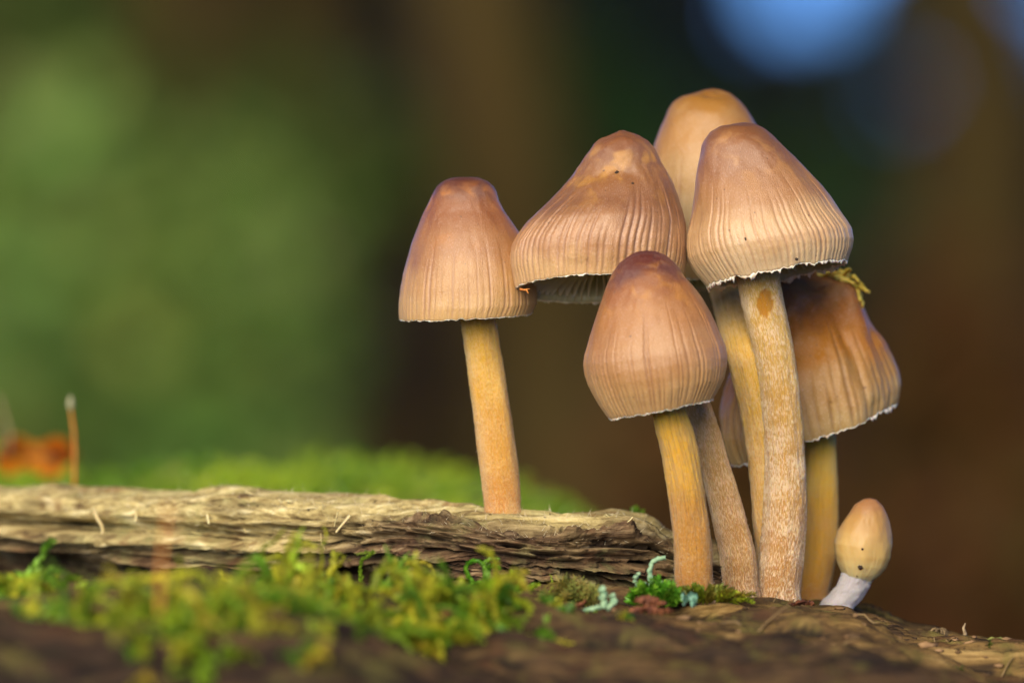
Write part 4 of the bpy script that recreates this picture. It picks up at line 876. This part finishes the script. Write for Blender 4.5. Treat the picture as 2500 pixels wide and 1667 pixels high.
sprig('moss_tuft', 'low dark moss tuft at the right end of the log', (2480, ridge_y(2480)), tuft(2485, ridge_y(2485) + 6, 40, 30, 16, rb), M_MOSS_D, rb, .0011, .0005, [(1, 1, .9), (1.4, 1.5, .8)], 0.002, 22)
sp2 = [(x, y) for x, y in zip(rb.uniform(0.02, 0.085, 150), rb.uniform(-0.05, 0.004, 150)) if fbm(x * 90, y * 90, 0, 5, 2) > .15 and not (x < .052 and y > -.016)]
moss_mass('moss_film', 'thin dark olive moss creeping over the wood right of the cluster', sp2, M_MOSS_D, rb, 0.0016, .0007, .0004, 8, [(.8, .8, .8), (1.1, 1.0, .7)], droop=1.5)

# ------------------------------------------------------------------ moss bank, leaf and stalks behind the slab
def bank_z(X, Y):
    X = np.asarray(X, float); Y = np.asarray(Y, float); px = X / (PX * (D0 + 0.25) / D0) + 1250
    topy = np.interp(px, [-900, -200, 0, 190, 320, 480, 620, 820, 1000, 1200, 1400, 1500, 1650], [1100, 1120, 1140, 1135, 1165, 1120, 1122, 1100, 1128, 1175, 1232, 1300, 1420])
    zt = CAMZ - (topy + 62 - 833.5) * PX * (D0 + 0.25) / D0
    prof = sstep(0.13, 0.22, Y) * sstep(0.42, 0.30, Y)
    return log_base(X, Y) - .004 + np.maximum(0, zt + 0.004 - log_base(X, Y)) * prof + 0.0055 * fbm(X * 32, Y * 32, 0, 71, 3) * prof
bx_ = np.linspace(-0.24, 0.04, 150); by_ = np.linspace(0.12, 0.43, 110); BXg, BYg = np.meshgrid(bx_, by_)
M_BANK = plain_material('moss_bank', (0.045, 0.085, 0.010), (0.17, 0.22, 0.03), 160, 0.8, 0.2, 0.8, 0.004)
bank = mk('moss_bank', np.stack([BXg, BYg, bank_z(BXg, BYg)], -1), grid_faces(110, 150), M_BANK); tag(bank, 'rounded bright green moss bank behind the pale slab', 'moss', kind='stuff')
ra = np.random.default_rng(41); bag = Bag()
for i in range(3600):
    x, y = ra.uniform(-0.19, 0.03), ra.uniform(0.15, 0.31); z = float(bank_z(x, y))
    if z - float(log_base(x, y)) < .001: continue
    t = fbm(x * 45, y * 45, 0, 91, 2); c = np.array([2.2, 1.3, .9]) * (1 + .35 * t) if t > -.2 else np.array([1.1, .9, .8])
    leafy_strand(bag, curve3((x, y, z - .001), ra.normal(0, .5, 3) + np.array([0, -.1, .9]), ra.uniform(.002, .0045), .5, 5, ra, .4), .0021, .0012, 9, ra, c, .8)
bag_o = bag.build('moss_shoots', M_MOSS_G, bank); tag(bag_o, kind='stuff')
# orange leaf
M_LEAF = leafy_material('dead_leaf', (0.80, 0.30, 0.015), (0.90, 0.44, 0.03), transl=0.5, rough=0.5, scale=90)
lf = empty('dead_leaf', W(90, 1150, 0.16), 'curled orange dead leaf lying in the moss at the left', 'leaf')
s = np.linspace(0, 1, 24)[:, None]; tt = np.linspace(-1, 1, 16)[None]
cxp = -5 + 185 * s; wv_ = (46 + 16 * np.sin(s * 9 + .6)) * np.sin(np.clip(s * 2.9 + .2, 0, 3.1)) ** .6 + 3
pxl = cxp + 10 * tt; pyl = 1108 + 12 * s - tt * wv_; dep = 0.165 + 0.010 * np.cos(tt * 1.5) + .006 * np.sin(s * 8) + .006 * tt
pv = W(pxl + 0 * tt, pyl, dep); pv2 = pv + np.array([0, .0003, 0]); F = grid_faces(24, 16)
mk('blade', np.concatenate([pv.reshape(-1, 3), pv2.reshape(-1, 3)]), [F, F[:, ::-1] + 24 * 16], M_LEAF, lf, lf.location, attrs={'tint': np.ones((768, 3)) * np.repeat(1 + .35 * noise(pxl.ravel() * .05 + 0 * pyl.ravel(), pyl.ravel() * .02, 0, 5), 1)[np.r_[0:384, 0:384], None]})
v, f = tube(np.array([pv[i, 8] - np.array([0, .0008, 0]) for i in range(24)]), .0005, 6); mk('midrib', v, f, M_BARK, lf, lf.location)
v, f = tube(W(np.array([20, 22, 8, -6]), np.array([1110, 1060, 1010, 965]), .170 * np.ones(4)), np.array([6, 5, 4, 3]) * PX, 6); mk('leaf_stalk', v, f, M_TWIG, lf, lf.location)
def capsule(label, pts, Y, rpx, mat, head=None):
    root = empty('moss_stalk', W(pts[0][0], pts[0][1], Y), label, 'moss'); q = resample(pts, 16, 1); v, f = tube(W(q[:, 0], q[:, 1], Y * np.ones(16)), np.asarray(rpx) * PX, 8); mk('stalk', v, f, mat, root, root.location)
    if head:
        hx, hy, hw, hh = head; n = 10; yy = np.linspace(hy + hh, hy - hh, n); v, f = tube(W(np.full(n, hx), yy, Y * np.ones(n)), hw * PX * np.sin(np.linspace(.25, 2.9, n)), 10); mk('capsule', v, f, M_CAPS, root, root.location)
M_CAPS = plain_material('spore_capsule', (0.20, 0.19, 0.09), (0.36, 0.35, 0.22), 600, .5)
M_SETA = plain_material('orange_stalk', (0.42, 0.13, 0.02), (0.60, 0.24, 0.04), 400, .5)
capsule('slender orange moss stalk with pale capsule beside the orange leaf', [(181, 1185), (182, 1120), (181, 1060), (174, 1010), (172, 985)], 0.085, np.linspace(4.6, 3, 16), M_SETA, (172, 985, 8, 19))
capsule('blurred red-orange stalk standing in the near moss', [(390, 1500), (393, 1390), (400, 1310), (410, 1230)], -0.150, np.linspace(4.6, 3.4, 16), M_SETA)

# ------------------------------------------------------------------ woodland behind: bushes, trees
def bush(name, label, Y, blobs, n, leaf, mat, seed, cat='bush', group=None):
    """blobs: (px, py, rx_px, rz_px, weight) ellipsoids of foliage seen at distance Y"""
    r = np.random.default_rng(seed); s = PX * (D0 + Y) / D0
    cx = np.average([b[0] for b in blobs]); gxw = (cx - 1250) * s; root = empty(name, (gxw, Y, float(terrain_z(gxw, Y))), label, cat, group)
    w = np.array([b[4] for b in blobs], float); w /= w.sum(); V = []; C = []
    for i, b in enumerate(blobs):
        k = int(n * w[i]); d = norm(r.normal(0, 1, (k, 3))) * r.uniform(.15, 1, (k, 1)) ** .45
        c = W(b[0], b[1], Y); P = c + d * np.array([b[2] * s, .5 * (b[2] + b[3]) * s, b[3] * s])
        a = norm(r.normal(0, 1, (k, 3)) + np.array([0, 0, -.3])); q = norm(np.cross(a, r.normal(0, 1, (k, 3)))); L = leaf * r.uniform(.6, 1.3, (k, 1)); nn = np.cross(a, q)
        V.append(np.stack([P, P + a * L * .45 + q * L * .32 + nn * L * .08, P + a * L, P + a * L * .45 - q * L * .32 + nn * L * .08], 1)); C.append(np.repeat(r.uniform(.6, 1.4, (k, 1)) * np.array([[1, 1, 1]]) * (1 + .15 * r.normal(0, 1, (k, 3))), 4, 0))
    V = np.concatenate(V); k = len(V); F = np.arange(k * 4).reshape(-1, 4)
    o = mk('foliage', V.reshape(-1, 3), F, mat, root, root.location, False, {'tint': np.clip(np.concatenate(C), .2, 2)}); tag(o, kind='stuff')
    b0 = np.array(root.location)
    for i, b in enumerate(blobs):
        e = W(b[0], b[1], Y); p = np.array([b0 + np.array([0, 0, -.03]), b0 * .5 + e * .5 + r.normal(0, .01, 3) * np.array([1, 1, 0]), e]); v, f = tube(resample(p, 8, 1), np.linspace(.012, .004, 8), 7); mk('branch', v, f, M_TRUNK, root, root.location)
    return root
M_TRUNK = plain_material('tree_bark', (0.044, 0.030, 0.009), (0.105, 0.074, 0.024), 9, .95, .03, .8, .02, (1, 1, .25))
M_TRUNK_L = plain_material('pale_tree_bark', (0.045, 0.031, 0.010), (0.080, 0.056, 0.019), 9, .95, .03, .8, .02, (1, 1, .25))
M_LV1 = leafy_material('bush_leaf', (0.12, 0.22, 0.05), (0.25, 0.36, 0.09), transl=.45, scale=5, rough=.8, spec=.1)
M_LV2B = leafy_material('shaded_bush_leaf', (0.05, 0.085, 0.018), (0.10, 0.14, 0.035), transl=.4, rough=.8, spec=.1, scale=5)  # darker copy of the bush leaf, shade put into its colour
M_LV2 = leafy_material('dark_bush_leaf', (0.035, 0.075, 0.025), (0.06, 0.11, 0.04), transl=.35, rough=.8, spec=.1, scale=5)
M_LV2C = leafy_material('distant_leaf', (0.055, 0.075, 0.060), (0.09, 0.115, 0.09), transl=.45, rough=.8, spec=.1, scale=5)  # greyed towards blue, imitating dim sky light around the gap
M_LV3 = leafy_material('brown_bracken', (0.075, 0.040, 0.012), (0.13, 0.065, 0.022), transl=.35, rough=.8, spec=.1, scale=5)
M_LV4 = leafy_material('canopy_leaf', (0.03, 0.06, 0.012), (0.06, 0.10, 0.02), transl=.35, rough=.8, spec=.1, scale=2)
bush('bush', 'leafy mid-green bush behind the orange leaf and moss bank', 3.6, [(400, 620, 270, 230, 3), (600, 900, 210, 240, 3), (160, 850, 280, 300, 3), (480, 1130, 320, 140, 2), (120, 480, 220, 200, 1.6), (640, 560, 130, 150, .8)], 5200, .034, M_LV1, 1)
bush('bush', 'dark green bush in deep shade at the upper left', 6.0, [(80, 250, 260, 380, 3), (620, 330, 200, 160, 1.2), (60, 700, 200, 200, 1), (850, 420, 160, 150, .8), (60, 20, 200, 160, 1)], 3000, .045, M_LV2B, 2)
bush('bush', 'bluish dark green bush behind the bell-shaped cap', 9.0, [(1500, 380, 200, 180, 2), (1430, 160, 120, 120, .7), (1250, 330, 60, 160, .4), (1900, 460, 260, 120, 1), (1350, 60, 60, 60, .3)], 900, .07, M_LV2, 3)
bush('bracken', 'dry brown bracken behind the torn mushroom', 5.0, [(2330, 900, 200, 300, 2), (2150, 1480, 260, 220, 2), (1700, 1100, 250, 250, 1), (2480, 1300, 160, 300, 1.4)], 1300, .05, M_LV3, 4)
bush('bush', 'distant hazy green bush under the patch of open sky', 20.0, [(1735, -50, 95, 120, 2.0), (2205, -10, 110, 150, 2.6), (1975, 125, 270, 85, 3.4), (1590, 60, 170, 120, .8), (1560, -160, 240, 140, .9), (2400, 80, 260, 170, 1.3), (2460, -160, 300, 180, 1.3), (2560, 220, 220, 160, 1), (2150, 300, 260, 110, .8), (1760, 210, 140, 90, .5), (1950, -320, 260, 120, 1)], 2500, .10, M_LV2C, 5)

def tree(label, px_base, Y, lean, rad, height, crown_z, crown_r, nleaf, mat, seed):
    r = np.random.default_rng(seed); x = (px_base - 1250) * PX * (D0 + Y) / D0; z0 = float(terrain_z(x, Y)); root = empty('tree', (x, Y, z0), label, 'tree', None)
    t = np.linspace(0, 1, 24); p = np.stack([x + lean * height * t + .05 * np.sin(t * 5 + seed), Y + .04 * np.sin(t * 4), z0 - .1 + height * t], 1); rr_ = rad * (1 - .75 * t) * (1 + .6 * np.exp(-t * 25))
    v, f = tube(p, rr_, 18); v = v + .05 * rad * np.stack([noise(v[:, 0] * 9, v[:, 1] * 9, v[:, 2] * 2.5, 5 + k) for k in range(3)], 1); trunk = mk('trunk', v, f, mat, root, root.location)
    for i in range(9):
        k = int(r.uniform(.40, .92) * 23); a = r.uniform(0, 6.28); pp = curve3(p[k], (math.cos(a), math.sin(a), .5), crown_r * r.uniform(.7, 1.1), .2, 8, r, .4); v, f = tube(pp, rr_[k] * .45 * np.linspace(1, .2, 8), 8); mk('limb', v, f, mat, trunk, root.location)
    k = nleaf; cl = norm(r.normal(0, 1, (40, 3))) * r.uniform(.3, 1, (40, 1)) * np.array([crown_r, crown_r, crown_r * .8]) + np.array([p[-1][0] * .5 + x * .5, Y, z0 + crown_z])
    P = cl[r.integers(0, 40, k)] + r.normal(0, crown_r * .16, (k, 3)); a = norm(r.normal(0, 1, (k, 3))); q = norm(np.cross(a, r.normal(0, 1, (k, 3)))); L = .16 * r.uniform(.6, 1.4, (k, 1))
    V = np.stack([P, P + a * L * .45 + q * L * .32, P + a * L, P + a * L * .45 - q * L * .32], 1)
    tag(mk('crown', V.reshape(-1, 3), np.arange(k * 4).reshape(-1, 4), M_LV4, root, root.location, False, {'tint': np.repeat(r.uniform(.6, 1.4, (k, 1)) * np.ones((1, 3)), 4, 0)}), kind='stuff')
for (lb, xw, yw, sd) in [('unseen tree with spreading crown added left of the log for shade', -2.6, 4.2, 21), ('unseen tree with spreading crown added right of the log for shade', 2.4, 4.6, 22), ('unseen tall tree added for shade far behind the left bushes', -3.0, 10.0, 23), ('unseen tall tree added for shade far behind the brown bracken', 3.2, 10.5, 24)]:
    tree(lb, 1250 + xw / (PX * (D0 + yw) / D0), yw, -.12 * np.sign(xw), 0.12, 7.0, 5.0, 2.6, 9000, M_TRUNK, sd)  # out-of-view trees, added so their crowns shade the ground behind
tree('leaning pale brown tree trunk behind the lone mushroom', 1330, 6.5, -0.17, 0.055, 6.5, 5.0, 1.6, 5000, M_TRUNK_L, 1)
tree('dark tree trunk standing in shade left of the pale trunk', 330, 8.0, 0.02, 0.060, 7, 5.4, 1.8, 5000, M_TRUNK, 2)
tree('dark tree trunk behind the right edge of the torn mushroom', 2420, 7.5, 0.0, 0.055, 7, 5.2, 1.8, 5000, M_TRUNK, 3)
tree('distant dark tree trunk between lone mushroom and green bush', 800, 11.0, 0.01, 0.07, 8, 6.0, 2.2, 6000, M_TRUNK, 4)
